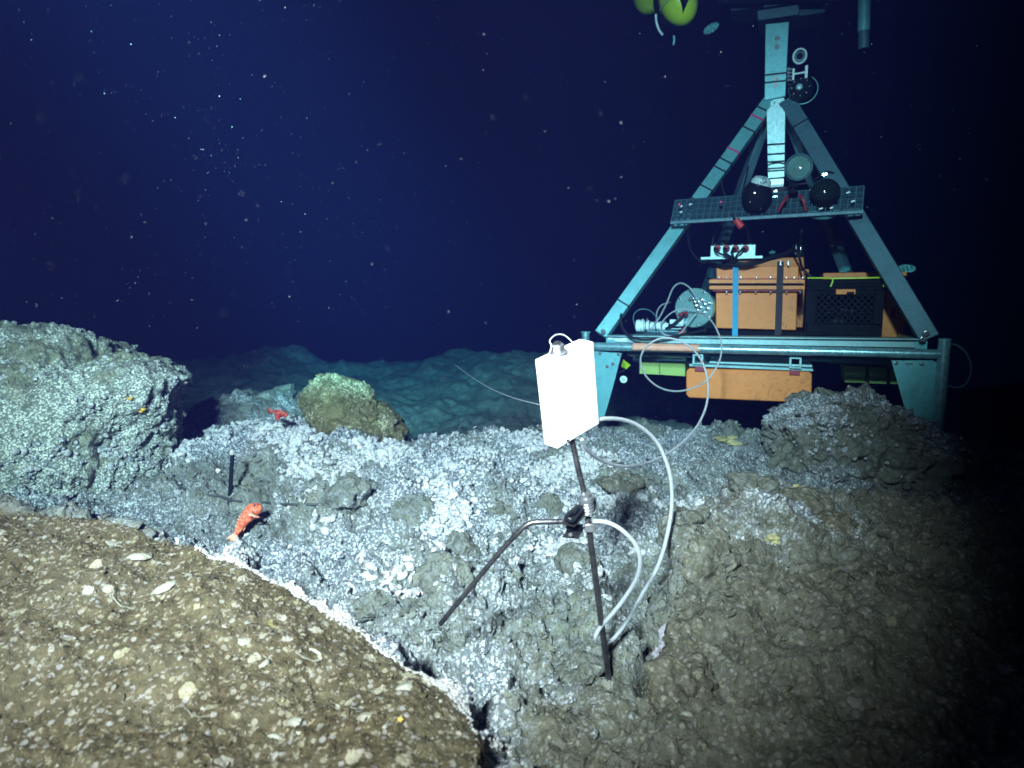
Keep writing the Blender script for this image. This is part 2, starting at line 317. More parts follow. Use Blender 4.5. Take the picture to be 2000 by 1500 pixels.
def base_h(x, Y):
    yk, hk = colinterp(x); i = np.clip(np.searchsorted(yk, Y)-1, 0, nk-2); t = np.clip((Y-yk[i])/(yk[i+1]-yk[i]), 0, 1)
    # monotone hermite
    d = np.diff(hk)/np.diff(yk); s = np.zeros(nk); s[1:-1] = np.where(d[:-1]*d[1:] > 0, 2*d[:-1]*d[1:]/(d[:-1]+d[1:]+1e-9), 0); s[0] = d[0]; s[-1] = 0
    w_ = yk[i+1]-yk[i]; t2, t3 = t*t, t*t*t
    return (2*t3-3*t2+1)*hk[i]+(t3-2*t2+t)*w_*s[i]+(-2*t3+3*t2)*hk[i+1]+(t3-t2)*w_*s[i+1]
Hh = np.array([base_h(x, RY) for x in CX])                     # columns x rows
XX = (CX[:, None]-1000)/F*RY[None, :]*(1/math.cos(PITCH))*1.0
# exact: at depth Y the camera-axis depth depends on row; correct x for it
for i in range(len(CX)):
    ax = RY*math.cos(PITCH)+Hh[i]*math.sin(PITCH); XX[i] = (CX[i]-1000)/F*ax
P = np.stack([XX, np.broadcast_to(RY, XX.shape), CZ-Hh], -1).astype(np.float32)
dc = np.gradient(P, axis=0); dr = np.gradient(P, axis=1); N = np.cross(dc, dr); N /= np.linalg.norm(N, axis=2)[..., None]+1e-9
PX = np.broadcast_to(CX[:, None], XX.shape).ravel(); PY_ = np.broadcast_to(RY, XX.shape).ravel(); Pf = P.reshape(-1, 3); Nf = N.reshape(-1, 3)
crestY = np.array([np.interp(x, kx, KY[:, 2]) for x in CX]); crestY = np.broadcast_to(crestY[:, None], XX.shape).ravel()
wob = fbm(Pf/.16, 3)*.5
# brown silt: the near-left mound up to its crest, and the right-hand slope
wob2 = fbm(Pf/.38+11, 4, .6)
brL = sst(.012, -.012, PY_-crestY-.01+wob*.02)*sst(1010, 960, PX+wob*60)
brR = sst(1180, 1480, PX+wob*200+wob2*140)*sst(2.5, 1.2, PY_+wob*.5+wob2*.5)
brB = sst(960, 1060, PX+wob2*50)*sst(1.35, .95, PY_+wob*.3)*.8
brown = np.clip(np.maximum(np.maximum(brL, brR*.62), brB*.8), 0, 1)
cover = np.ones(len(PX)); cover *= 1-brL
cover *= 1-.55*sst(1120, 1420, PX+wob*160+wob2*150)*sst(2.1, 1.0, PY_+wob2*.5)
cover *= 1-.50*brB
cover *= 1-.35*sst(1350, 1750, PX); cover *= 1-.5*sst(3., 4.2, PY_)
cover *= 1-.12*sst(1.95, 1.4, PY_); cover = cover*(.84+.50*wob2)
edge = np.exp(-((PY_-crestY-.015)/.02)**2)*sst(1010, 950, PX)*sst(300, 420, PX); cover = np.clip(cover+edge*.6, 0, 1.15)
rough = 1-.88*brL-.28*brR-.3*brB; rough = np.clip(rough, .1, 1); far = sst(3.2, 5., PY_)
wv3 = wob[:, None]*.35+np.stack([gn(Pf/.05), gn(Pf/.05+9), gn(Pf/.05+23)], 1)*.0
warp = np.stack([fbm(Pf/.07, 2), fbm(Pf/.07+31, 2), fbm(Pf/.07+57, 2)], 1)*.022
Pw = Pf+warp
D = rough*(1-far)*(.055*fbm(Pf/.30, 5, .55)+.032*(ridged(Pw/.17, 5)-1.2))+far*(.17*fbm(Pf/1.1, 3)+.03*fbm(Pf/.22, 3)+.035*cobbles(Pf, .35, .5))+.007*(1-.6*brown)*fbm(Pf/.05, 3)
c1 = cobbles(Pw, .13, .4)*.026; c2 = cobbles(Pw, .055, .5)*.014; c3 = cobbles(Pf+warp*.3, .025, .6)*.007; c4 = cobbles(Pf+warp*.15, .0125, .7)*.0045+.006*(1-brown)*(ridged(Pf/.022+wob[:, None], 3)-1.2)
D += (1-far*.8)*((c1+c2)*rough*np.clip(1.05-brown*1.3, .12, 1)+(c3+c4)*(.30+.70*rough)*(1-brown)**1.5+brown*(.0035*fbm(Pf/.018, 3)+.010*fbm(Pf/.09, 3)))
D += brL*(.018*fbm(Pf/.20, 2))+brR*(.020*(ridged(Pw/.30+3, 4)-1.2)+.02*fbm(Pf/.22+7, 3))
near_crest = np.exp(-((PY_-crestY)/.05)**2)*sst(1010, 950, PX); D *= 1-.35*near_crest
crack = np.exp(-((PX-1262-(PY_-1.2)*40+wob*18)/13)**2)*sst(1.02, 1.12, PY_)*sst(1.36, 1.26, PY_); D -= crack*.07
Pd = Pf+Nf*D[:, None]
nc = len(CX); idx = np.arange(nc*NR).reshape(nc, NR)
Q = np.stack([idx[:-1, :-1], idx[1:, :-1], idx[1:, 1:], idx[:-1, 1:]], -1).reshape(-1, 4)
tag(npmesh('seabed', Pd, Q, SEABED, attrs={'cover': cover, 'brown': brown}), None, None, None, 'structure')
PG = Pd.reshape(nc, NR, 3); dc = np.gradient(PG, axis=0); dr = np.gradient(PG, axis=1); NG = np.cross(dc, dr); NG /= np.linalg.norm(NG, axis=2)[..., None]+1e-9
cv = cover.reshape(nc, NR); bw = brown.reshape(nc, NR)
def project(p):
    x, y, z = p[..., 0], p[..., 1], p[..., 2]-CZ; ax = y*math.cos(PITCH)-z*math.sin(PITCH); up = y*math.sin(PITCH)+z*math.cos(PITCH)
    return 1000+F*x/ax, 750-F*up/ax
PJX, PJY = project(PG)
VIS = np.minimum.accumulate(PJY, axis=1) >= PJY-1.5      # seen from the camera (nothing nearer stands higher)
def hit(px, py, ymin=0, lift=0.0):
    i = int(np.argmin(np.abs(CX-px))); c = PJY[i]; ok = np.where((c <= py) & (RY > ymin))[0]; j = ok[0] if len(ok) else NR-1
    return Vector(PG[i, j])+Vector((0, 0, lift))
# ------------------------------------------------------------------ icosphere and scatter
def ico(n):
    import bmesh
    b = bmesh.new(); bmesh.ops.create_icosphere(b, subdivisions=n, radius=1); V = np.array([v.co[:] for v in b.verts], np.float32); Fc = np.array([[v.index for v in f.verts] for f in b.faces]); b.free(); return V, Fc
def protos(kind, sub, k=10, seed=0):
    r = np.random.default_rng(seed+100); V, Fc = ico(sub); out = []
    for i in range(k):
        if kind == 'lump': W = V*(1+.30*fbm(V*1.3+i*7, 2)+.34*cobbles(V+i*3.3, .75, .9)-.15)[:, None]
        else:                                  # angular: a ball cut by random planes
            W = V.copy()
            for q in range(11):
                n = r.normal(size=3); n /= np.linalg.norm(n); d = r.uniform(.42, .8); e = np.clip(W@n-d, 0, None); W = W-e[:, None]*n
            W = W*(1+.06*fbm(V*3+i*5, 2))[:, None]; W /= np.abs(W).max()
        out.append(W)
    return np.array(out, np.float32), Fc
def scatter(name, cand, n, smin, smax, m, label, flat=1., sub=2, seed=0, sink=.25, jit=.35, powr=2.2, kind='lump', dc_=0., tuft=0.):
    r = np.random.default_rng(seed); w_ = cand.ravel().astype(float); w_ = w_/w_.sum(); ids = r.choice(len(w_), n, p=w_)
    p = PG.reshape(-1, 3)[ids]; nn = NG.reshape(-1, 3)[ids]; PV, Fc = protos(kind, sub, 10, seed); nv = PV.shape[1]
    sz = smin+(smax-smin)*r.random(n)**powr
    a = r.normal(size=(n, 3)); a -= nn*(a*nn).sum(1)[:, None]; a /= np.linalg.norm(a, axis=1)[:, None]
    til = nn+r.normal(size=(n, 3))*jit; til /= np.linalg.norm(til, axis=1)[:, None]; a -= til*(a*til).sum(1)[:, None]; a /= np.linalg.norm(a, axis=1)[:, None]; b = np.cross(til, a)
    sx = sz*(.8+r.random(n)*.9); sy = sz*(.6+r.random(n)*.5); sh = sz*flat*(.6+r.random(n)*.7)
    W = PV[r.integers(0, 10, n)]
    O = p[:, None]+W[..., 0:1]*(a*sx[:, None])[:, None]+W[..., 1:2]*(b*sy[:, None])[:, None]+W[..., 2:3]*(til*sh[:, None])[:, None]+(nn*(sh*(1-sink*2))[:, None])[:, None]
    Fa = (Fc[None]+(np.arange(n)*nv)[:, None, None]).reshape(-1, 3)
    return tag(npmesh(name, O.reshape(-1, 3), Fa, m, attrs={'tuft': np.repeat(tuft*np.clip(.35+.75*r.random(n), 0, 1), nv), 'tone': np.repeat(r.random(n)**1.2, nv), 'cover': np.repeat(np.clip(cover[ids]+dc_+r.normal(size=n)*.12, 0, 1.1), nv), 'brown': np.repeat(brown[ids], nv)}, smooth=(kind == 'lump')), label, None, None, 'stuff')
INF = (PJX > -60) & (PJX < 2060) & (PJY < 1540) & VIS
area = (np.broadcast_to(RY, PJX.shape)**2); area = area*(np.gradient(RY)[None, :]/RY[None, :])*10
RYb0 = np.broadcast_to(RY, PJX.shape)
lump = fbm(PG.reshape(-1, 3)/.17+5, 3).reshape(PJX.shape)
RYb = np.broadcast_to(RY, PJX.shape)
spots = np.zeros(PJX.shape)
for sx_, sy_, rx_, ry_, w_ in ((600,845,70,28,1.2),(560,880,55,25,.8),(625,935,45,30,1.6),(690,900,60,22,1.2),(760,880,55,25,1.),(880,965,40,55,1.3),(865,1050,30,40,.7),(1065,935,40,30,1.),(1000,868,90,18,.9),(1130,905,50,20,.6),(470,840,60,15,.6),(1010,940,40,20,.6),(1220,975,60,14,1.),(1100,985,40,15,.8),(640,1000,25,40,.6),(1320,985,50,12,.7),(1200,1060,40,20,.5),(350,860,30,60,.7),(1110,1090,60,60,.4),(820,1120,80,60,.3)):
    spots += w_*np.exp(-((PJX-sx_)/rx_)**2-((PJY-sy_)/ry_)**2)*(RYb0 > 1.35)
cm = INF*area*spots*np.clip(lump+.45, .02, 1)**1.5*(RYb0 < 3.2)
cm_old = INF*area*np.clip(cv-.55, 0, 1)**1.2*np.clip(lump+.25, .03, 1)**2.0*(RYb < 3.0)
scatter('bacterial_lumps', cm, 11000, .0022, .0125, SEABED, 'pale lumps of bacterial mat over the rubble', .85, 2, 1, .36, .5, 3.2, 'lump', .45, 1.)
ce = INF*area*np.exp(-((PY_-crestY-.006)/.010)**2).reshape(PJX.shape)*((CX > 380) & (CX < 1000))[:, None]
scatter('mat_fringe', ce, 6500, .0006, .0036, FRM, 'white fluffy fringe along the edge of the silt mound', .7, 2, 2, .4, .5, 3)
cr = INF*area*(1-bw)*(RYb < 3.4)
scatter('rubble', cr, 12000, .0018, .016, SEABED, 'grey rubble between the mat lumps', .55, 2, 3, .45, .7, 4, 'ang', -.05)
cb = INF*area*bw*(RYb < 2.6)
scatter('shell_grit', cb, 10000, .0007, .0048, SEABED, 'brown shell chips and grit scattered over the silt', .5, 2, 4, .55, .7, 5, 'lump')
scatter('pale_grit', cb, 7000, .0006, .0040, SHELL, 'paler shell fragments scattered over the brown silt', .35, 2, 5, .3, .9, 4, 'ang')

# ------------------------------------------------------------------ rocks: an outline with its own distance, real width, depth and rugged faces
def rock(name, label, outline, Y, depth, cov, seed, group=None, sub=7, rough_=1., brown_=.0, cat='rock', sq=.75, mt_=None, coverfn=None):
    ce = np.mean(np.array(outline, float), 0); C = at(ce[0], ce[1], Y); pts = [at(x, y, Y)-C for x, y in outline]
    th = np.array([math.atan2(p.z, p.x) for p in pts]); rr = np.array([math.hypot(p.x, p.z) for p in pts]); o = np.argsort(th); th = th[o]; rr = rr[o]
    V, Fc = ico(sub); t = np.arctan2(V[:, 2], V[:, 0]); R = np.interp(t, np.concatenate([th-2*math.pi, th, th+2*math.pi]), np.tile(rr, 3))
    rad = np.hypot(V[:, 0], V[:, 2]); rad2 = rad**sq; q = rad2/np.maximum(rad, 1e-5)
    W = np.stack([V[:, 0]*R*q, V[:, 1]*depth, V[:, 2]*R*q], 1)
    Rm = rr.mean(); n = W/(np.linalg.norm(W, axis=1)[:, None]+1e-6); Q = W+np.array(C)+seed*3.1
    wob = fbm(Q/.12, 2)[:, None]*.3
    D = rough_*(Rm*.20*fbm(Q/(Rm*.9), 5, .6)+.030*(ridged(Q/.12+wob, 3)-1.2)+.032*cobbles(Q+wob*.02, .11, .6)+.016*cobbles(Q, .045, .65)+.008*cobbles(Q, .02, .7)+.010*fbm(Q/.04, 3)+.020*(ridged(Q/.05, 3)-1.2))
    W = W+n*D[:, None]; cvr = np.full(len(W), cov)+.75*fbm(Q/.22, 4, .6)
    if coverfn: cvr = cvr+coverfn(W, np.array(C))
    ob = npmesh(name, W+np.array(C, np.float32), Fc, mt_ or SEABED, None, C+Vector((0, 0, W[:, 2].min())), {'cover': np.clip(cvr, 0, 1.1), 'brown': np.full(len(W), brown_)})
    return tag(ob, label, cat, group), W+np.array(C, np.float32)
_, RKL = rock('rock_outcrop', 'large craggy grey-green rock outcrop with a white crusted right edge at the left', [(-260,700),(-120,655),(0,652),(100,646),(195,655),(225,688),(270,694),(320,712),(350,738),(338,775),(325,800),(318,850),(330,900),(300,960),(100,1010),(-150,1000),(-280,850)], 2.45, .42, .72, 1, rough_=.5, brown_=.15, mt_=OLIVE, coverfn=lambda W, C: .45*sst(.25, .46, W[:, 0])+.45*sst(-.05, -.25, W[:, 2]))
_, RKB = rock('boulder', 'olive grey boulder rising behind the white rubble near the middle', [(590,765),(612,745),(640,737),(668,742),(700,757),(735,785),(770,808),(792,835),(790,870),(740,905),(650,905),(625,850),(600,800)], 2.85, .18, .30, 2, rough_=.45, brown_=.5, mt_=OLIVE2)
_, RKC = rock('boulder', 'teal tinged low boulder between the outcrop and the olive boulder', [(330,850),(380,800),(440,778),(500,775),(550,762),(585,785),(610,830),(600,890),(450,910),(350,900)], 3.3, .25, .6, 3, rough_=.55, sub=6)
_, RKM = rock('rock_mound', 'dark brown craggy mound of rock in front of the lander leg', [(1520,850),(1545,800),(1575,778),(1620,764),(1668,772),(1710,790),(1760,806),(1800,828),(1850,850),(1880,900),(1850,960),(1700,990),(1560,985),(1500,920)], 2.35, .30, .42, 4, rough_=.75, brown_=.45)
_, RKR = rock('boulder', 'dim boulder half lost in the dark at the right edge', [(1850,960),(1880,930),(1950,925),(2040,950),(2080,1010),(2000,1060),(1880,1040)], 2.2, .2, .3, 5, rough_=.5, sub=6, brown_=.3)
_, RKT = rock('boulder', 'low teal rock under the lander just right of the white block', [(1130,870),(1180,850),(1230,838),(1275,826),(1320,845),(1380,865),(1380,920),(1250,930),(1140,920)], 3.0, .2, .45, 6, rough_=.5, sub=6)
def crust(name, RK, sel, n, smin, smax, label, seed, m):
    r = np.random.default_rng(seed); x, y = project(RK); c0 = RK.mean(0); nn = RK-c0; nn /= np.linalg.norm(nn, axis=1)[:, None]+1e-6
    w_ = sel(x, y)*np.clip(.15-nn[:, 1], 0, 1)*np.clip(fbm(RK/.12+4, 3)+.3, .03, 1); ids = r.choice(len(RK), n, p=w_/w_.sum()); PV, Fc = protos('lump', 2, 10, seed); nv = PV.shape[1]
    sz = smin+(smax-smin)*r.random(n)**3; W = PV[r.integers(0, 10, n)]; q = r.normal(size=(n, 3, 3)); q, _ = np.linalg.qr(q)
    O = RK[ids][:, None]+(W@q)*sz[:, None, None]; Fa = (Fc[None]+(np.arange(n)*nv)[:, None, None]).reshape(-1, 3)
    tag(npmesh(name, O.reshape(-1, 3), Fa, m, attrs={'tuft': np.repeat(np.clip(-.1+.8*r.random(n), 0, 1), nv), 'cover': np.full(n*nv, .95), 'brown': np.zeros(n*nv)}), label, None, None, 'stuff')
crust('outcrop_crust', RKL, lambda x, y: 1.2*sst(235, 330, x)*sst(690, 720, y)+.9*sst(820, 900, y)+.10+.25*np.exp(-((x-200)/90)**2-((y-840)/60)**2), 2600, .002, .012, 'fuzzy pale crust on the right edge and foot of the left outcrop', 21, SEABED)
crust('mound_crust', RKM, lambda x, y: np.exp(-((x-1610)/60)**2-((y-800)/35)**2)+.10, 900, .002, .011, 'grey crust lumps on the dark rock mound', 22, SEABED)
# single stones lying in the rubble
def stone(px, py, wpx, hpx, label, seed, cov=.2, brown_=.25, tilt=0, rg=.35):
    c = hit(px, py); Y = c.y; a = [(px+wpx*math.cos(k*math.pi/6)*math.cos(tilt)-hpx*math.sin(k*math.pi/6)*math.sin(tilt), py+hpx*math.sin(k*math.pi/6)*math.cos(tilt)+wpx*math.cos(k*math.pi/6)*math.sin(tilt)) for k in range(12)]
    return rock('stone', label, a, Y, min(.09, wpx*Y/F*.9), cov, seed, 'stones lying in the rubble', 5, rg, brown_, 'stone', .8)
for a in [(978,1003,34,22,'smooth olive stone standing in the white rubble left of the rod clamp',11),(1073,985,24,20,'small olive stone tucked left of the upper rod',12),
          (1575,985,46,30,'brown craggy block at the break of the right slope',31,.3,.6,.2),(1470,950,50,22,'olive ledge stone behind the right slope',32,.45,.3),(1350,1010,40,24,'grey-olive stone just right of the tall hose loop',33,.5,.4),(1640,1030,50,26,'dim brown stone below the dark rock mound',34,.2,.8),(1330,1330,70,40,'low brown hump beside the lilac fluff',35,.1,.7),
          (862,1135,62,46,'broad flat grey stone with a round white lump at its top',13,.35,.1),(900,1075,34,28,'grey stone slab leaning in the rubble above the bent rod',14,.3,.1,.5),
          (675,965,46,30,'pitted grey stone block below the bright white ridge',15,.6,0.,-.3),(805,1000,50,30,'mat crusted stone left of the olive stone',16,.7,0.),
          (1215,945,44,16,'dark flat slab behind the tubing loop',17,.0,.5),(1130,1100,40,30,'grey stone right behind the straight rod',18,.35,.2),
          (1395,1120,46,46,'rusty brown stone on the right slope',19,.12,.55,0,.7),(1462,1052,14,16,'small pale stone at the foot of the yellow crust',20,.5,.4),
          (715,1180,40,26,'dark green stone in the trough above the mound edge',21,.1,.1),(1130,1312,50,20,'dark sharp edged slab left of the rod foot',22,.0,.3,-.3)]: stone(*a)
_V, _Fc = ico(4)
def growth(name, label, cat, px, py, rpx, m, ns=9, seed=0, flat=.5, group=None, onto=None):
    r = random.Random(seed); c = onto or hit(px, py); s = rpx*c.y/F; VV = []; FF = []; k0 = 0
    for i in range(ns):
        d = Vector((r.uniform(-1, 1), r.uniform(-.5, .5), r.uniform(-.4, .5)))*s*.8; rr = s*r.uniform(.22, .42)
        W = _V*np.array([rr*1.3, rr, rr*flat*1.6]); W = W*(1+.3*fbm(_V*2+seed+i, 3)[:, None]); VV.append(W+np.array(c+d)); FF.append(_Fc+k0); k0 += len(W)
    return tag(npmesh(name, np.concatenate(VV), np.concatenate(FF), m, None, c), label, cat, group)
YEL = mat('yellow_crust', (.40, .35, .17), .8, 0, .35, 30, .6, .002); YELB = mat('yellow_sponge_flesh', (.62, .36, .07), .7, 0, .25, 30, .5, .002); WSP = mat('white_lump', (.82, .80, .82), .8, 0, .2, 60, .8, .002)
growth('yellow_crust', 'pale yellow crust streak on the ridge below the orange case', 'crust', 1422, 868, 26, YEL, 12, 1, .3, 'yellow crust patches')
growth('yellow_crust', 'small cream yellow crust beside the dark flat slab', 'crust', 1245, 945, 14, YEL, 8, 2, .3, 'yellow crust patches')
growth('yellow_crust', 'jagged bright yellow crust on the right slope beneath a ledge', 'crust', 1512, 1060, 17, YEL, 9, 3, .6, 'yellow crust patches')
growth('yellow_crust', 'upright yellow crust at the break of the right slope', 'crust', 1560, 965, 12, YEL, 9, 4, 1.3, 'yellow crust patches')
for i, (x, y, r_, t_) in enumerate([(860,1130,9,'round white lump on top of the broad flat stone'),(508,1068,8,'white lump just below the orange fish'),(484,1052,7,'white lump at the tail of the orange fish'),(1090,1015,0,''),(430,922,7,'pale yellowish lump left of the black post')]):
    if r_: growth('mat_tuft', t_, 'mat tuft', x, y, r_, WSP, 6, 40+i, .8, 'single mat tufts')
def onrock(V, px, py):
    x, y = project(V); d = (x-px)**2+(y-py)**2+V[:, 1]*60; return Vector(V[int(np.argmin(d))])
for x, y, r_, t_ in [(252,778,9,'upper orange-yellow sponge on the left outcrop'),(272,800,11,'lower orange-yellow sponge on the left outcrop')]:
    growth('yellow_sponge', t_, 'sponge', x, y, r_, YELB, 6, x, .35, 'sponges on the outcrop', onto=onrock(RKL, x, y))

# ------------------------------------------------------------------ fluff in the crack and shells on the mound
def shell(px, py, rpx, rot, label, curl=.35, ring=True, m=SHELLW):
    rpx *= .8; c = hit(px, py, 0, .001); s = rpx*c.y/F; i = int(np.argmin(np.abs(CX-px))); j = int(np.argmin(np.linalg.norm(PG[i]-np.array(c), axis=1))); n = Vector(NG[i, j]).normalized()
    a = n.cross(Vector((0, 1, 0))).normalized(); b = n.cross(a); a, b = a*math.cos(rot)+b*math.sin(rot), b*math.cos(rot)-a*math.sin(rot); n = (n+b*.25).normalized()
    mb = MB(); vs = []; fs = []; R, A = 9, 28
    for q in range(R):
        t = q/(R-1) if not ring else .70+.30*q/(R-1)
        for k in range(A):
            th = 2*math.pi*k/A; rr = s*t*(1+.10*math.sin(3*th+rot*9)+.07*math.sin(7*th)+.05*random.random()); hgt = s*curl*((1-t*t) if not ring else ((t-.7)/.3)*.35)*(1+.02*math.sin(t*40))
            vs.append(c+a*rr*math.cos(th)*1.25+b*rr*math.sin(th)*.72+n*hgt)
    gap = int(6+abs(rot)*8) if ring else 0
    for q in range(R-1): fs += [(q*A+k, q*A+(k+1) % A, (q+1)*A+(k+1) % A, (q+1)*A+k) for k in range(A-gap)]
    mb.add(vs, fs); o = obj('shell', mb, m, None, 80); so = o.modifiers.new('thick', 'SOLIDIFY'); so.thickness = s*.07
    return tag(o, label, 'shell', 'shells on the silt')
for a in [(243,1176,33,-.4,'large hollow clam shell on the upper left of the silt mound',.4,True),(385,1396,26,.3,'curled open shell with a bright rim low on the mound',.5,True),
          (480,1258,17,.5,'slanting white shell flake in the middle of the mound',.3,False),(605,1285,26,.1,'ribbed oval shell half buried in silt',.4,True),(516,1302,13,1.0,'narrow white shell sliver standing in the silt',.5,False),
          (536,1442,16,0,'domed lilac white shell near the bottom of the mound',.6,False),(228,1066,20,.0,'flat grey rectangular shell plate near the mound top',.1,False),(697,1385,18,.6,'cream shell fragment near the lower right of the mound',.4,True),
          (575,1413,22,-.6,'rough cream shell cluster at the bottom of the mound',.5,False),(790,1345,18,.2,'yellowish cream shell close to the mound edge',.5,False),(273,1090,24,.3,'crusty cream shell patch below the mound crest',.5,False),(752,1424,9,1.2,'small pointed white shell beside the orange speck',.5,False),
          (320,1150,26,.3,'wide cream shell patch right of the hollow clam shell',.45,False),(1343,1396,14,.2,'pale shell chip in the lower right shade',.4,False)]: shell(*a)
# little orange star
c = hit(782, 1414, 0, .004); mb = MB(); n = 10
pts = [c+Vector((math.cos(k*math.pi/5)*(.0052 if k % 2 == 0 else .0022), .3*math.sin(k*math.pi/5)*(.005 if k % 2 == 0 else .0022), math.sin(k*math.pi/5)*(.0052 if k % 2 == 0 else .0022)*.8)) for k in range(10)]
mb.prism(pts, Vector((0, -.002, .002))); tag(obj('sea_star', mb, YELB, bevel=.0006), 'tiny orange star-shaped creature low on the silt mound', 'sea star')
# white fluff in the crack
V, Fc = ico(6); c = hit(1297, 1268, 0, -.01); W = V*np.array([.035, .03, .052]); W = W*(1+.35*fbm(V*2.2, 4)+.10*np.abs(gn(V*np.array([16, 16, 3.]))))[:, None]
tag(npmesh('mat_fluff', W+np.array(c), Fc, mat('fluff', (.36, .33, .37), .9, 0, .25, 50, 1, .004), None, c), 'pale lilac fluff of mat filling the crack beside the right slope', 'mat tuft')

# ------------------------------------------------------------------ cable, post and thin line on the rubble
pts = [hit(x, y, 1.3, .002) for x, y in [(330,885),(333,915),(350,945),(385,965),(430,977),(470,980),(520,985),(580,990),(650,990),(720,992)]]
pts = [Vector((p.x, p.y, p.z)) for p in pts]
tag(obj('seabed_cable', MB().tube(curve(pts, 8), .0036), CABM), 'thin dark cable winding over the mat beside the black post', 'cable')
b_ = hit(453, 978, 1.3); tp = at(454, 888, b_.y); t = thing('marker_post', 'black post with a white tip standing behind the orange fish', 'post', b_)
obj('shaft', MB().tube([b_-Vector((0, 0, .05)), b_.lerp(tp, .5)+Vector((.002, 0, 0)), tp], .0062), BLACK, t); obj('tip', MB().lathe(tp, (0, 0, 1), [(0, .0062), (.004, .0085), (.012, .008), (.016, .003)], 14), FRM, t)
tag(obj('thin_line', MB().tube(curve([at(888,712,2.6), at(915,732,2.3), at(955,757,1.9), at(1000,776,1.5), at(1056,791,1.08)], 8), .00075, 6), TUBEM), 'hair-thin pale line running from the dark water to the white block', 'line')

# ------------------------------------------------------------------ sampler stand with the white block
Y0 = 1.05; RT = Vector((1, 0, 0)); FW = Vector((0, math.cos(PITCH), -math.sin(PITCH))); DN = Vector((0, -math.sin(PITCH), -math.cos(PITCH))); sp = Y0/F
def cv3(x, y, z): return (RT*x+DN*y+FW*z)*sp
wv = cv3(93, -45, 79); vv = cv3(20, 168, 70); tv = wv.cross(vv).normalized()      # width, down, inwards
if tv.dot(FW) < 0: tv = -tv
wv_n = wv.normalized(); vv = (vv-wv_n*vv.dot(wv_n)); thick = 37*sp
A = at(1072, 709, .995); foot = hit(1188, 1326)
stand = thing('sampler_stand', 'steel rod stand with a tilted white block on top and a clamp half way', 'sampler', foot)
bl = MB().prism([A, A+wv, A+wv+vv, A+vv], tv*thick); blk = obj('block', bl, WHITE, stand, bevel=.0022)
up = -vv.normalized(); tc_ = A+wv*.36+tv*thick*.5
MBb = MB().lathe(tc_, up, [(0, .0155), (.0025, .0155), (.0025, .0125), (.004, .0125)], 28); obj('washer', MBb, STEEL, blk)
obj('nut', MB().lathe(tc_+up*.004, up, [(0, .0095), (.001, .0105), (.010, .0105), (.011, .0095)], 6), STEEL, blk, 20); obj('bolt', MB().lathe(tc_+up*.015, up, [(-.01, .0058), (.0035, .0055)], 16), DSTEEL, blk)
obj('wire_loop', MB().tube(curve([tc_-wv_n*.016+tv*.006, tc_-wv_n*.014+up*.016, tc_+up*.021-wv_n*.006+tv*.01, tc_+up*.023+wv_n*.014+tv*.016, tc_+up*.016+wv_n*.034+tv*.016, tc_+wv_n*.044+tv*.006], 8), .0007, 6), OFFW, blk)
rb = A+vv+wv*.45+tv*thick*.5                                                 # rod enters the block's underside
cl = at(1146, 985, 1.075); low = at(1150, 1030, 1.085)
rod_top = rb-vv.normalized()*.01
obj('rod', MB().tube([rod_top, cl.lerp(rb, .5), cl], .0048, 16), DSTEEL, stand)
obj('collar', MB().lathe(rb+vv.normalized()*.001, vv, [(0, .0072), (.009, .0068), (.012, .005)], 20), DSTEEL, stand)
for dx, dy, r_ in ((-34, -9, .0016), (-28, -3, .0022), (-18, -1, .0012)):
    q = A+vv+wv*.32+wv_n*dx*.0003; obj('stain_chip', MB().lathe(q-tv*.0003-vv.normalized()*(.004+abs(dy)*.0002), -tv, [(0, r_), (.0004, r_*.6)], 9), DSTEEL, blk)
obj('lower_rod', MB().tube([cl.lerp(low, .6), low, foot.lerp(low, .5), foot+(foot-low).normalized()*.06], .0055, 16), DSTEEL, stand)
ax = (low-cl).normalized(); hd = Vector((-.82, -.45, -.30)); hd = (hd-ax*hd.dot(ax)).normalized(); sd = ax.cross(hd).normalized()
prof = [(-.022, .0085), (-.014, .0085), (-.014, .012), (-.008, .013), (-.008, .0105), (-.005, .0125), (-.002, .0105), (.001, .0125), (.004, .0105), (.007, .0125), (.010, .0105), (.013, .0125), (.016, .011)]
obj('hose_fitting', MB().lathe(cl, ax, prof, 28), STEEL, stand, 25); obj('hex_nut', MB().lathe(cl-ax*.021, ax, [(0, .0085), (.0075, .0085)], 6), STEEL, stand, 20)
obj('block_nut', MB().box(low+hd*-.002-FW*.006, .019, .011, .015, RT, FW, DN), STEEL, stand, bevel=.002)
up_pl = at(1128, 1003, 1.055)
def plate(c, u, v, lu, lv, th):               # clamp plate with a jagged oval slot shown as a raised frame of four bars
    n = u.cross(v).normalized(); m_ = MB(); m_.prism([c-u*lu/2-v*lv/2, c+u*lu/2-v*lv/2, c+u*lu/2+v*lv/2, c-u*lu/2+v*lv/2], n*th); return m_, n
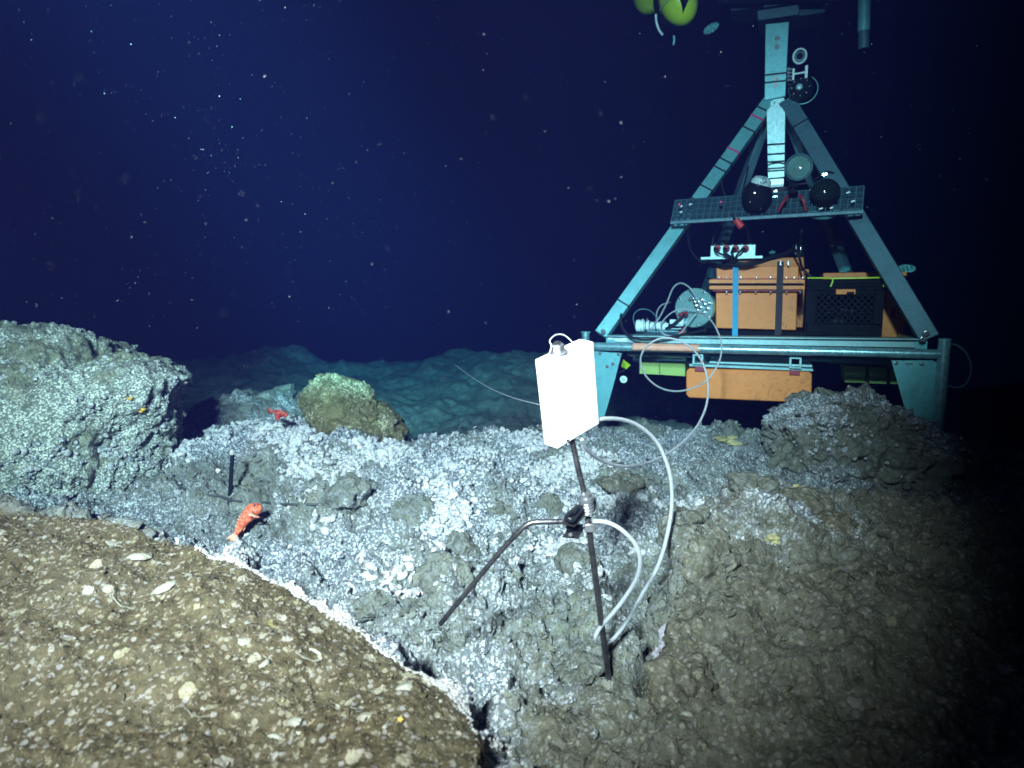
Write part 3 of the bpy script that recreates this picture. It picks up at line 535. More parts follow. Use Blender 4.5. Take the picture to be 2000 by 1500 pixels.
# pixel-shaped plates with real thickness
pl = [at(1126,985,1.066), at(1163,972,1.080), at(1161,985,1.08), at(1122,1027,1.052), at(1096,1020,1.042), at(1104,1003,1.05)]
obj('clamp_plate', MB().prism(pl, Vector((0, .2, -1)).normalized()*.0035), DSTEEL, stand, bevel=.0008)
pl2 = [at(1106,1036,1.07), at(1126,1034,1.085), at(1142,1028,1.09), at(1130,1050,1.065), at(1098,1047,1.05)]
obj('clamp_plate', MB().prism(pl2, Vector((0, .2, -1)).normalized()*.003), DSTEEL, stand, bevel=.0008)
pl3 = [at(1140,978,1.075), at(1164,970,1.09), at(1166,990,1.09), at(1158,1006,1.085), at(1148,1008,1.075)]
obj('clamp_plate', MB().prism(pl3, Vector((0, .9, -.3)).normalized()*.004), STEEL, stand, bevel=.0008)
obj('rubber_pad', MB().tube(curve([at(1118,1000,1.052), at(1108,1008,1.046), at(1106,1014,1.043), at(1118,1018,1.045), at(1128,1007,1.053), at(1136,997,1.06), at(1130,992,1.062), at(1120,1004,1.051)], 6), .0030, 10), BLACK, stand)
obj('rubber_pad', MB().prism([at(1106,1026,1.058), at(1140,1026,1.075), at(1132,1040,1.075), at(1120,1036,1.07), at(1108,1042,1.062)], FW*.012), BLACK, stand, bevel=.001)
for (x, y) in ((1112, 1014), (1148, 992), (1114, 1044)): obj('clamp_bolt', MB().lathe(at(x, y, 1.047 if y > 1000 else 1.072), -FW, [(0, .0038), (.003, .0038), (.0045, .002)], 6), STEEL, stand, 20)
armp = curve([at(1118,1018,1.062), at(1080,1019,1.06), at(1045,1020,1.06), at(1028,1026,1.06), at(1012,1040,1.062), at(975,1080,1.07), at(915,1152,1.09), at(860,1219,1.11)], 8)
obj('bent_arm', MB().tube(armp, .0046, 16), DSTEEL, stand)

# ------------------------------------------------------------------ tubing
tp_ = [at(1158,1018,1.075), at(1185,1020,1.07), at(1213,1034,1.06), at(1240,1062,1.06), at(1250,1095,1.065), at(1243,1130,1.08), at(1222,1165,1.10), at(1195,1200,1.11), at(1175,1222,1.12), at(1163,1243,1.11), at(1168,1256,1.13), at(1195,1250,1.175), at(1225,1212,1.19), at(1255,1160,1.195), at(1285,1105,1.21), at(1303,1045,1.23), at(1312,985,1.26), at(1308,925,1.26), at(1287,870,1.25), at(1257,838,1.22), at(1222,821,1.18), at(1178,818,1.12), at(1150,830,1.10)]
tag(obj('sample_hose', MB().tube(curve(tp_, 10), .0036, 14), TUBEM), 'thick milky hose looping from the clamp round to the back of the white block', 'hose')
t2 = [(1136,858,1.08),(1150,882,1.12),(1180,902,1.2),(1220,911,1.3),(1262,905,1.45),(1300,888,1.6),(1338,860,1.75),(1366,825,1.9),(1381,785,2.0),(1382,745,2.1),(1372,708,2.2),(1350,679,2.35),(1320,663,2.45),(1290,661,2.5),(1263,677,2.55),(1251,702,2.6),(1260,732,2.65),(1285,755,2.7),(1317,764,2.75),(1350,759,2.8),(1381,742,2.85),(1404,708,2.9),(1409,672,3.0),(1397,638,3.15),(1380,618,3.3),(1360,609,3.48)]
P2 = curve([at(*p) for p in t2], 10); rad2 = np.linspace(.0032, .0040, len(P2))
tag(obj('sample_hose', MB().tube(P2, list(rad2), 12), TUBEM), 'long milky hose looping from the white block across to the steel end cap', 'hose')

# ------------------------------------------------------------------ LANDER: tripod-like frame, yawed 22 degrees, everything in its own local depth
def poly(mb, pts, d0, d1): return mb.prism([L(x, y, d0) for x, y in pts], UY*(d1-d0))
def rect(mb, x0, y0, x1, y1, d0, d1):        # true rectangle along the lander's axes whose front top-left / bottom-right sit on these pixels
    a = L(x0, y0, d0); c = L(x1, y1, d0); wx = (c-a).dot(UX); hz = a.z-c.z
    return mb.prism([a, a+UX*wx, a+UX*wx-UZ*hz, a-UZ*hz], UY*(d1-d0))
lander = thing('lander_frame', 'tall pyramid-shaped blue-grey metal lander frame standing behind the rocks on the right', 'lander frame', L(1500, 860, .5))
pr = .0232
pL, pR = L(1140, 676, 0), L(1843, 692, 0)
obj('front_rail', MB().tube([pL, pL.lerp(pR, .5), pR], pr, 24), PIPE, lander)
a, c = L(1236, 678.5, 0), L(1366, 681.5, 0)
tpe = MB(); n_ = 26
vs = []; 
for i in range(n_+1):
    p = a.lerp(c, i/n_)
    for k in range(9):
        th = math.radians(-35+k*16); rr = pr+.0022+.0012*math.sin(i*1.7+k)+.0008*random.random(); vs.append(p+UZ*math.sin(th)*rr-UY*math.cos(th)*rr+UX*.004*math.sin(k*1.3)*(1 if i in (0, n_) else 0))
tpe.add(vs, [(i*9+k, i*9+k+1, (i+1)*9+k+1, (i+1)*9+k) for i in range(n_) for k in range(8)])
tape = obj('orange_wrap', tpe, OTAPE, lander); sm = tape.modifiers.new('thick', 'SOLIDIFY'); sm.thickness = .001
for (x0, y0, x1, y1, nm) in ((1144, 650, 1146, 850, 0), (1845, 664, 1842, 860, 1)):
    a = L(x0, y0, .0); b = L(x1, y1, .0); b = Vector((a.x, a.y, b.z)); o = obj('corner_post', MB().tube([a, b-UZ*.12], .0265 if nm else .022, 24), PIPE, lander)
    obj('cap', MB().lathe(a, UZ, [(0, .0285), (.006, .0285), (.008, .02)], 24), ALU, o)
obj('front_channel', poly(poly(MB(), [(1184,657),(1806,664),(1806,679),(1184,668)], .035, .042), [(1184,655.5),(1806,662),(1806,664),(1184,657)], .0, .16), LIGHTALU, lander)
for d0 in (1.15,):
    rr_ = MB(); a = L(1190, 664, 0)+UY*d0; b = L(1800, 672, 0)+UY*d0; rr_.tube([a, b], .023, 16); obj('rear_rail', rr_, PIPE, lander)
for xx in (1190, 1802):
    a = L(xx, 672, 0); obj('side_rail', MB().bar(a+UY*.03, a+UY*1.15, .05, .05), ALU, lander)
dk = MB(); a = L(1200, 664, .17); c = L(1800, 672, .17); wx = (c-a).dot(UX)
for i in range(34): dk.bar(a+UX*(wx*i/33), a+UX*(wx*i/33)+UY*.96, .006, .024)
for j in range(13): dk.bar(a+UY*(.96*j/12)+UZ*.001, a+UX*wx+UY*(.96*j/12)+UZ*.001, .006, .02)
obj('deck_grid', dk, ALUD, lander)
# gussets
gl = obj('gusset_plate', poly(MB(), [(1160,686),(1214,690),(1196,760),(1178,822),(1160,822)], .0, .008), ALU, lander)
gr = obj('gusset_plate', poly(MB(), [(1741,704),(1822,704),(1829,708),(1832,718),(1826,850),(1782,850)], .0, .008), ALU, lander)
for (x, y, g_) in ((1172,690,gl),(1208,692,gl),(1186,716,gl),(1197,711,gl),(1750,709,gr),(1800,711,gr)): obj('bolt', MB().hexbolt(L(x, y, -.001), -UY, .0075, .006), STEEL, g_, 25)
obj('label_plate', rect(MB(), 1765, 707, 1786, 714, -.003, -.0005), LIGHTALU, gr); obj('label_mark', rect(MB(), 1768, 709, 1783, 712.5, -.0042, -.0032), ALUD, gr)
# legs
apex = L(1517, 196, .58)
def leg(p0, p1, w_, h_, roll, m_, bands=()):
    o = obj('leg', MB().bar(p0, p1, w_, h_, roll), m_, lander, 20, .004)
    d = (p1-p0)
    for t_, mm in bands: q = p0+d*t_; obj('band', MB().bar(q, q+d.normalized()*.009, w_+.005, h_+.005, roll), mm, o)
    return o
lf0, lf1 = L(1174, 655, .03), L(1503, 200, .55); rf0, rf1 = L(1816, 664, .03), L(1537, 200, .55)
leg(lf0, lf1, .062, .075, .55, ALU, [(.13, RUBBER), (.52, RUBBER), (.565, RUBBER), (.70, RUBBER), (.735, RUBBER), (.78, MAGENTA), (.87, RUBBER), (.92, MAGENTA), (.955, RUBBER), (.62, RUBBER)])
leg(rf0, rf1, .075, .085, -.55, ALUD, [(.88, RUBBER), (.52, RUBBER)])  # same metal as the left leg, its dimmer lighting put into the colour
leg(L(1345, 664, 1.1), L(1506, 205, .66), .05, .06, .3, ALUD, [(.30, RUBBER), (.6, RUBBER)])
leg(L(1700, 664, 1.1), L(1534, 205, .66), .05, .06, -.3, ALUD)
for x, y in ((1178, 648), (1809, 650), (1802, 662)): obj('bolt', MB().hexbolt(L(x, y, -.012 if x < 1500 else -.02), -UY, .011, .008), STEEL, lander, 25)
# mast
mt = obj('mast', poly(MB(), [(1495,47),(1541,42),(1534,188),(1493,196)], .50, .58), ALU, lander, 20, .003)
for x, y in ((1518,75),(1518,92),(1516,153),(1515,166)): obj('bolt', MB().hexbolt(L(x, y, .499), -UY, .010, .006), STEEL, mt, 25)
for y in (144, 159): obj('band', poly(MB(), [(1493,y+1),(1538,y-4),(1538,y-1),(1493,y+4)], .494, .586), RUBBER, mt)
obj('apex_bracket', poly(poly(MB(), [(1497,196),(1530,191),(1540,205),(1534,222),(1500,222),(1490,208)], .52, .60), [(1505,198),(1512,198),(1512,215),(1505,215)], .50, .52), LIGHTALU, lander)
st = obj('lower_strut', poly(MB(), [(1497,216),(1505,208),(1526,208),(1534,220),(1532,345),(1500,348)], .49, .515), LIGHTALU, lander, 20, .002)
for k, y in enumerate((282, 301, 316, 323, 329, 334)): obj('band', MB().tube(curve([L(1498, y+1, .484), L(1506, y-(3 if k == 3 else 0), .483), L(1522, y-1-(4 if k == 3 else 0), .483), L(1535, y-2, .484)], 5), .0042 if k < 3 else .0036, 8), RUBBER, st)
obj('strut_foot', rect(MB(), 1502, 350, 1530, 368, .48, .53), OFFW, lander, 20, .002)
obj('foot_clamp', rect(rect(MB(), 1499, 366, 1540, 383, .44, .5), 1506, 383, 1530, 388, .43, .46), BLACK, lander, 20, .002)
obj('foot_ring', MB().lathe(L(1515, 374, .435), -UY, [(0, .010), (.003, .010), (.003, .006), (.0031, .005)], 16), OFFW, lander)
# grating shelf: a lattice of flat bars, tipped towards the front
g0, g1, g2, g3 = L(1311, 431, .13), L(1684, 409, .13), L(1688, 363, .22), L(1319, 391, .22)
gx = (g1-g0); gy = (g3-g0); gn_ = gx.cross(gy).normalized(); gm = MB()
def gbar(p, q, w_, dpt): t_ = (q-p).normalized(); s_ = gn_.cross(t_); gm.prism([p-s_*w_/2, p+s_*w_/2, p+s_*w_/2-gn_*dpt, p-s_*w_/2-gn_*dpt], q-p)
for i in range(29): gbar(g0+gx*(i/28), g0+gx*(i/28)+gy+(g2-g1-gy)*(i/28), .0055, .028)
for j in range(5): gbar(g0+gy*(j/4)-gx*.001, g0+gx*1.001+gy*(j/4)+(g2-g1-gy)*(j/4), .0058, .030)
shelf = obj('grating_shelf', gm, ALUD, lander, 20); obj('shelf_lip', MB().prism([g0-gx*.004, g1+gx*.004, g1+gx*.004+UZ*-.018, g0-gx*.004+UZ*-.018], UY*.006), ALUD, shelf)
# square tubes through the frame, rail for the low case
def sqtube(x0, y0, x1, y1):
    m_ = MB(); th = 3.2
    for r_ in ((x0, y0, x1, y0+th), (x0, y1-th, x1, y1), (x0, y0+th, x0+th, y1-th), (x1-th, y0+th, x1, y1-th)): rect(m_, *r_, .02, .9)
    return obj('square_tube', m_, LIGHTALU, lander)
sqtube(1353, 692, 1373, 712); sqtube(1542, 698, 1565, 720)
obj('hanger_rail', poly(poly(MB(), [(1346,711),(1588,721),(1588,725),(1346,715)], .05, .5), [(1386,706),(1586,713),(1586,717),(1386,709)], .10, .5), LIGHTALU, lander)
obj('rear_deck_beam', poly(MB(), [(1225,688),(1800,703),(1800,712),(1225,695)], .45, .5), ALUD, lander)

# ---- cases, crate and floats carried by the frame: each its own thing
def rrect_pts(x0, y0, x1, y1, r_, n=4):
    out = []
    for cx, cy, a0 in ((x1-r_, y0+r_, -90), (x1-r_, y1-r_, 0), (x0+r_, y1-r_, 90), (x0+r_, y0+r_, 180)):
        for k in range(n+1): th = math.radians(a0+90*k/n); out.append((cx+r_*math.cos(th), cy+r_*math.sin(th)))
    return out
case = thing('battery_case', 'tall flanged orange case strapped on the lander deck by a blue and a dark strap', 'case', L(1478, 656, .40))
obj('body', poly(MB(), [(1398,572),(1557,572),(1555,645),(1398,641)], .20, .60), ORANGE, case, 20, .005)
obj('lid', poly(MB(), [(1399,520),(1560,519),(1560,545),(1399,545)], .20, .60), ORANGE, case, 20, .006)
for y in (549.5, 561.5):
    obj('flange', poly(MB(), rrect_pts(1385, y-3.4, 1572, y+3.6, 3), .165, .635), ORANGE, case, 30)
obj('gasket', poly(MB(), [(1388,553.4),(1570,553.4),(1570,558),(1388,558)], .18, .62), BLACK, case)
obj('flange_shadow_rim', poly(poly(MB(), [(1390,544.4),(1568,544.4),(1568,546),(1390,546)], .19, .61), [(1392,565.3),(1566,565.3),(1566,569),(1392,569)], .185, .615), DRED, case)  # dark red strips model the shade above and below the flanges
for x in (1404, 1419, 1447, 1478, 1505, 1536, 1551, 1568): obj('flange_bolt', MB().hexbolt(L(x, 543.5, .18), UZ, .0038, .008), STEEL, case, 20)
for x in (1419, 1446, 1476, 1505, 1536, 1563): obj('flange_bolt', MB().hexbolt(L(x, 569, .176), -UZ, .0045, .012), STEEL, case, 20)
obj('foot_bar', poly(MB(), [(1400,645),(1575,648),(1575,657),(1400,655)], .22, .62), BLACK, case)
def strap(x0, x1, y0, y1, m_, slant=0, nm='strap'):
    mb = MB(); fr = .160; W = x1-x0
    mb.prism([L(x0+slant, y0, fr), L(x1+slant, y0, fr), L(x1, y1, fr), L(x0, y1, fr)], UY*.004)
    mb.prism([L(x0+slant, y0, fr+.004), L(x1+slant, y0, fr+.004), L(x1+slant, y0-1.5, fr+.004), L(x0+slant, y0-1.5, fr+.004)], UY*.44)
    tag(obj(nm, mb, m_), 'blue webbing strap over the left of the tall orange case' if m_ is BLUES else 'dark webbing strap over the right of the tall orange case', 'strap', 'straps over the orange case')
strap(1430, 1441, 510, 659, BLUES, 1.5); strap(1513, 1526, 512, 655, BLACKS, 5)
bkl = MB()
for x in (1428.5, 1444, 1524, 1539): bkl.tube(curve([L(x, 509+k*3, .15) +UX*.003*(k % 2) for k in range(4)], 4), .0042, 8)
tag(obj('strap_buckle', bkl, STEEL), 'row of shiny strap buckles at the top of the tall orange case', 'buckle')
c2 = thing('rear_case', 'orange case standing behind the tall strapped case, only its top showing', 'case', L(1510, 656, .85))
obj('body', rect(MB(), 1440, 530, 1568, 640, .70, 1.05), ORANGE, c2, 20, .006); obj('lid', poly(MB(), [(1432,506),(1570,502),(1571,526),(1422,527)], .66, 1.05), ORANGE, c2, 20, .006)
obj('latch', rect(MB(), 1570, 526, 1580, 534, .66, .74), ORANGE, c2, 20, .003)
c3 = thing('side_case', 'dim orange case with a wide lid behind the black crate', 'case', L(1690, 660, .75))
obj('body', rect(MB(), 1625, 548, 1766, 660, .60, 1.0), ORANGE, c3, 20, .006); obj('lid', rect(MB(), 1608, 533, 1771, 544, .56, 1.04), ORANGE, c3, 20, .005)
obj('vent_slot', rect(rect(MB(), 1740, 600, 1748, 622, .592, .603), 1737, 574, 1752, 577, .592, .603), DRED, c3)
low_ = thing('low_case', 'long orange case slung below the lander deck', 'case', L(1462, 780, .3))
obj('shell', poly(MB(), [(1346,719),(1580,726),(1586,731),(1585,783),(1580,787),(1346,777),(1340,771),(1340,725)], .06, .52), ORANGE, low_, 25, .006)
for x, y in ((1366, 720), (1551, 727)): obj('hanger_tab', rect(MB(), x-9, y-4, x+11, y+6, .045, .062), DRED, low_, 20, .002)
# crate
cr_ = thing('crate', 'black plastic lattice crate with green twine, right of the tall orange case', 'crate', L(1650, 660, .35)); m_ = MB()
x0, x1, y0, y1 = 1576, 1722, 546, 657
for (a_, b_, c_, d_) in ((x0, y0, x1, y0+22), (x0, y1-24, x1, y1), (x0, y0+22, x0+16, y1-24), (x1-12, y0+22, x1, y1-24)): rect(m_, a_, b_, c_, d_, .22, .235)
for y in (551, 557, 563): rect(m_, x0-1, y, x1+1, y+2.5, .212, .222)
obj('rim', m_, BLACK, cr_, 20, .001)
m_ = MB(); 
def lat(dep, xa, xb, ya, yb, stp):
    W = xb-xa; H = yb-ya; k = -H
    while k < W:
        p = [(xa+max(k, 0), ya+max(-k, 0)), (xa+min(W, k+H), ya+min(H, W-k))]
        if p[1][0]-p[0][0] > 3:
            m_.bar(L(*p[0], dep), L(*p[1], dep), .007, .008); q0 = (xa+xb-p[0][0], p[0][1]); q1 = (xa+xb-p[1][0], p[1][1]); m_.bar(L(*q0, dep+.001), L(*q1, dep+.001), .007, .008)
        k += stp
lat(.228, x0+16, x1-12, y0+22, y1-24, 13); obj('lattice', m_, BLACK, cr_)
m_ = MB(); a = L(x0, y0, .235); c = L(x1, y1, .235); wx = (c-a).dot(UX); hz = a.z-c.z
for o_ in (0, wx-.008): m_.prism([a+UX*o_, a+UX*(o_+.008), a+UX*(o_+.008)-UZ*hz, a+UX*o_-UZ*hz], UY*.30)
m_.prism([a-UZ*(hz-.008), a+UX*wx-UZ*(hz-.008), a+UX*wx-UZ*hz, a-UZ*hz], UY*.30); m_.prism([a+UY*.30, a+UX*wx+UY*.30, a+UX*wx-UZ*hz+UY*.30, a-UZ*hz+UY*.30], UY*.008)
obj('sides', m_, BLACK, cr_); obj('handle', rect(MB(), 1633, 565, 1671, 575, .205, .218), ORANGE, cr_, 20, .003); obj('handle_grip', rect(MB(), 1654, 570, 1668, 576, .198, .206), BLACK, cr_)
tag(obj('twine', MB().tube(curve([L(1577,543,.21), L(1600,543,.20), L(1624,544,.205), L(1626,550,.2), L(1622,560,.2)], 6), .0038, 7).tube(curve([L(1626,544,.21), L(1690,543,.2), L(1722,543,.205), L(1726,552,.2), L(1726,560,.2)], 6), .0038, 7), LIME), 'bright green twine tied along the rim of the black crate', 'twine')
rs = random.Random(4)
for i in range(16):
    x = rs.uniform(1605, 1700); y = rs.uniform(600, 628); p = L(x, y, .26+.2*rs.random()); s = .010+.007*rs.random()
    o = obj('collected_stone', MB().lathe(p, (rs.uniform(-1, 1), rs.uniform(-1, 1), rs.uniform(-1, 1)), [(-s, s*.35), (-s*.6, s*.85), (0, s), (s*.6, s*.7), (s, s*.3)], 9), PEB); tag(o, 'small stone lying inside the black crate', 'stone', 'stones inside the crate')
# yellow green foam blocks under the deck
fb = thing('foam_block', 'pair of bright yellow-green blocks under the left end of the lander', 'foam block', L(1293, 735, .4))
obj('block', poly(MB(), [(1249,708),(1288,709),(1288,732),(1249,730)], .30, .6), GREEN, fb, 20, .002); obj('block', poly(MB(), [(1289,709),(1338,711),(1338,735),(1289,732)], .30, .6), GREEN, fb, 20, .002)
obj('backing', poly(MB(), [(1236,698),(1340,701),(1340,708),(1236,707)], .36, .62), ALUD, fb); obj('edge_strip', poly(MB(), [(1231,694),(1338,698),(1338,699.5),(1231,696)], .33, .36), GREEN, fb)
fb = thing('foam_block', 'dim green blocks under the right end of the lander', 'foam block', L(1700, 748, .8))
for xa, xb, ya, yb in ((1650,1690,716,747), (1698,1732,718,749), (1739,1768,720,750)): obj('block', poly(MB(), [(xa,ya),(xb,ya+1),(xb,yb+1),(xa,yb)], .78, 1.1), GREEN, fb, 20, .003)
obj('top_panel', poly(MB(), [(1619,698),(1735,703),(1735,714),(1619,710)], .80, 1.1), ALUD, fb)
fl = thing('pennant', 'small lime green folded flag beside the left gusset plate', 'flag', L(1218, 720, .08))
obj('cloth', MB().add([L(1217,702,.06), L(1232,713,.08), L(1223,721,.05), L(1213,716,.1), L(1221,711,.04)], [(0,4,1),(1,4,2),(2,4,3),(3,4,0)]), LIME, fl, 0); obj('rod', MB().tube([L(1206,730,.1), L(1222,721,.06)], .003, 8), DSTEEL, fl)
tg = thing('round_tag', 'round white tag with dark marks hanging below the left gusset plate', 'tag', L(1218, 749, .1)); obj('disc', MB().lathe(L(1218,741,.10), -UY, [(0, .021), (.004, .021), (.005, .019)], 28), OFFW, tg)
def text(s_, x, y, dep, size, parent, rot=0, m_=INK):
    cu = bpy.data.curves.new('writing', 'FONT'); cu.body = s_; cu.size = size; cu.extrude = .0004; cu.align_x = 'CENTER'; cu.align_y = 'CENTER'; o = bpy.data.objects.new('writing', cu)
    COL.objects.link(o); bpy.context.view_layer.update(); me = bpy.data.meshes.new_from_object(o.evaluated_get(bpy.context.evaluated_depsgraph_get())); bpy.data.objects.remove(o)
    p = L(x, y, dep); R = Matrix((UX, UZ, -UY)).transposed().to_4x4(); me.transform(Matrix.Translation(p)@R@Matrix.Rotation(rot, 4, 'Z')); me.transform(Matrix.Translation(-ORG[parent.name])); me.materials.clear()
    return link('writing', me, m_, parent, (0, 0, 0))
text('3c', 1218, 741, .093, .020, tg)
lb = thing('label_sticker', 'pale rectangular sticker with a line of print at the left end of the deck channel', 'label', L(1206, 665, .03)); obj('plate', poly(MB(), [(1188,656),(1224,657.5),(1224,667),(1188,665.5)], .0315, .0345), OFFW, lb); text('INOMAR-22', 1206, 660, .030, .012, lb)
# ---- steel end cap housing
hs = thing('pressure_housing', 'large round steel end cap of a pressure housing left of the orange case', 'pressure housing', L(1356, 650, .35)); hc = L(1356, 601, .17); hx = (-UY-UX*.18+UZ*.10).normalized()
obj('end_cap', MB().lathe(hc, hx, [(-.03, .108), (-.028, .110), (0, .110), (.003, .107), (.003, .040), (.006, .038), (.006, .001)], 64), CAPM, hs, 25); obj('barrel', MB().lathe(hc-hx*.03, -hx, [(0, .098), (.34, .098), (.36, .09)], 48), ALU, hs)
for k in range(8):
    th = k*math.pi/4+.3; a_ = hx.orthogonal().normalized(); b2 = hx.cross(a_); obj('cap_bolt', MB().hexbolt(hc+hx*.003+(a_*math.cos(th)+b2*math.sin(th))*.098, hx, .005, .005), STEEL, hs, 25)
for x, y in ((1366,590),(1372,586),(1361,597),(1370,600),(1378,594),(1383,603),(1364,606),(1376,610),(1358,590),(1386,592)):
    o = obj('hose_port', MB().lathe(L(x, y, .155), hx, [(0, .012), (.010, .012), (.010, .007), (.026, .007), (.027, .004)], 10), STEEL, hs, 25)
for x, y in ((1348, 584), (1352, 583)): obj('plug', MB().hexbolt(L(x, y, .16), hx, .007, .01), STEEL, hs, 25)
obj('red_connector', MB().lathe(L(1340,613,.14), (-.6*UX-UY*.8-UZ*.2), [(0, .016), (.045, .015), (.05, .010)], 18), DRED, hs); obj('lug', MB().box(L(1330, 627, .14), .035, .03, .04, UX, UY, UZ), OFFW, hs, bevel=.004)
obj('bracket', rect(MB(), 1325, 638, 1338, 655, .17, .20), DRED, hs)
pu = thing('pump', 'small white ringed pump lying on its side at the left of the deck', 'pump', L(1270, 655, .2)); p0 = L(1243, 636, .12)
obj('head', MB().lathe(p0, UX, [(0, .030), (.003, .034), (.028, .034), (.028, .024), (.034, .024), (.034, .034), (.044, .034), (.044, .028)], 32), OFFW, pu, 25)
obj('motor', MB().lathe(p0+UX*.046, UX, [(0, .026), (.02, .026), (.02, .030), (.03, .030), (.03, .022), (.09, .022), (.09, .027), (.12, .027), (.12, .018), (.135, .018)], 28), OFFW, pu, 25)
for d in (.052, .075, .11, .14): obj('clamp_ring', MB().lathe(p0+UX*d, UX, [(0, .0305), (.007, .0305)], 24), ALUD if d > .1 else STEEL, pu)
for d in (.035, .062): obj('nipple', MB().lathe(p0+UX*d+UZ*.028, UZ, [(0, .006), (.012, .006), (.014, .004)], 12), STEEL, pu)
obj('outlet', MB().lathe(p0+UX*.135, UX, [(0, .012), (.06, .011)], 14), BLACK, pu)
vb = thing('valve_block', 'small white valve block between the pump and the steel end cap', 'valve', L(1315, 650, .2)); obj('body', rect(MB(), 1308, 624, 1322, 633, .13, .17), OFFW, vb, 20, .003); obj('base', rect(rect(MB(), 1302, 634, 1334, 637, .12, .2), 1306, 641, 1330, 643, .12, .2), LIGHTALU, vb)
def cab(label, pts, r_, m_=RUBBER, cat='cable', n=8, name='cable', group=None):
    return tag(obj(name, MB().tube(curve([L(*p) for p in pts], n), r_, 8), m_), label, cat, group)
cab('thin clear tube arching from the pump over to the top of the end cap', [(1270,645,.09),(1288,620,.1),(1303,590,.08),(1315,562,.08),(1330,553,.1),(1347,562,.1),(1358,578,.12),(1366,592,.14)], .0042, TUBEM, 'tube', name='thin_tube')
cab('thin clear tube looping low from the end cap past the pump', [(1362,608,.12),(1335,603,.08),(1310,612,.06),(1292,632,.05),(1293,650,.05),(1312,656,.05),(1330,650,.06),(1345,630,.08),(1360,612,.11)], .0040, TUBEM, 'tube', name='thin_tube')
cab('small dark tube making a hoop above the pump', [(1240,636,.12),(1237,618,.13),(1246,606,.13),(1262,604,.13),(1276,612,.12),(1281,626,.11),(1262,646,.1)], .0032, ALUD, 'tube', name='thin_tube')
cab('thin tube rising from the pump behind the end cap', [(1283,626,.12),(1283,610,.13),(1292,596,.14),(1310,590,.2)], .0032, TUBEM, 'tube', name='thin_tube')
cab('thick black cable sagging over the left end of the deck channel', [(1222,598,.1),(1213,615,.05),(1215,638,.01),(1228,655,-.03),(1250,663,-.04),(1285,662,-.03),(1320,656,-.02),(1350,650,.05),(1380,645,.1)], .0075)
cab('short black cable running from the red connector to the pump', [(1338,614,.10),(1325,624,.08),(1312,636,.09),(1300,642,.11)], .0075)
# ---- junction box with four connectors
jb = thing('junction_box', 'pale box with four dark connectors on a thin shelf above the orange case', 'junction box', L(1431, 504, .3)); obj('shell', rect(MB(), 1388, 480, 1475, 502, .14, .24), LIGHTALU, jb, 20, .002); obj('shelf', rect(MB(), 1369, 502.3, 1489, 504, .10, .34), LIGHTALU, jb)
for x, ty in ((1401,517),(1419,519),(1437,520),(1456,519)):
    y = 486; obj('connector', MB().lathe(L(x, y, .145), -UY, [(0, .020), (.02, .019), (.02, .014), (.045, .013), (.05, .009)], 20), DRED, jb)
    p = L(x, y, .10); obj('lead', MB().tube(curve([p, p-UY*.02-UX*.012, L(x-6+(1431-x)*.3, 494, .07), L(1431+(x-1431)*.25, 503, .08), L(1436, 513, .12)], 7), .0062, 8), RUBBER, jb)
for k in range(5): obj('stud', MB().lathe(L(1396+k*17.5, 478.5, .19), UZ, [(0, .003), (.006, .002)], 8), STEEL, jb)
cab('thick black cable bundle running over the top of the tall orange case', [(1385,518,.3),(1410,520,.18),(1432,515,.14),(1455,517,.14),(1480,512,.16),(1505,504,.2),(1530,498,.25),(1545,490,.3)], .014)
cab('dark cable dropping behind the junction box from the shelf', [(1347,432,.3),(1344,460,.35),(1350,490,.4),(1372,512,.42),(1400,516,.4)], .006)
cab('dark cable arching under the grating shelf to the junction box', [(1395,500,.4),(1392,470,.42),(1408,440,.4),(1440,428,.38),(1458,445,.36),(1462,470,.3),(1456,484,.2)], .005)
cab('dark cable curving down the right of the rear orange case', [(1548,480,.5),(1560,500,.45),(1568,525,.5),(1590,545,.5)], .007)
pn = thing('red_plug', 'red plug hanging on a cable under the grating shelf', 'plug', L(1444, 445, .11)); a = L(1437, 429, .10); b = L(1449, 444, .10)
obj('sleeve', MB().lathe(a, b-a, [(0, .014), (.002, .018), ((b-a).length, .018)], 14), RED, pn); obj('cord', MB().tube(curve([L(1431,418,.12), L(1433,425,.11), a], 5), .005, 8), RUBBER, pn); obj('pin', MB().lathe(b, b-a, [(0, .010), (.012, .009)], 10), BLACK, pn)
gb = thing('sample_bottle', 'dim glassy bottle standing behind the dark strap', 'bottle', L(1560, 505, .7)); bc = L(1563, 504, .7)
obj('flask', MB().lathe(bc, UZ, [(0, .022), (.07, .024), (.09, .02), (.12, .010), (.15, .009)], 20), DGLASS, gb); obj('cap', MB().lathe(bc+UZ*.15, UZ, [(0, .012), (.02, .011)], 14), DSTEEL, gb); obj('holder', MB().box(bc+UX*-.026+UZ*.055, .006, .01, .06, UX, UY, UZ), OFFW, gb)
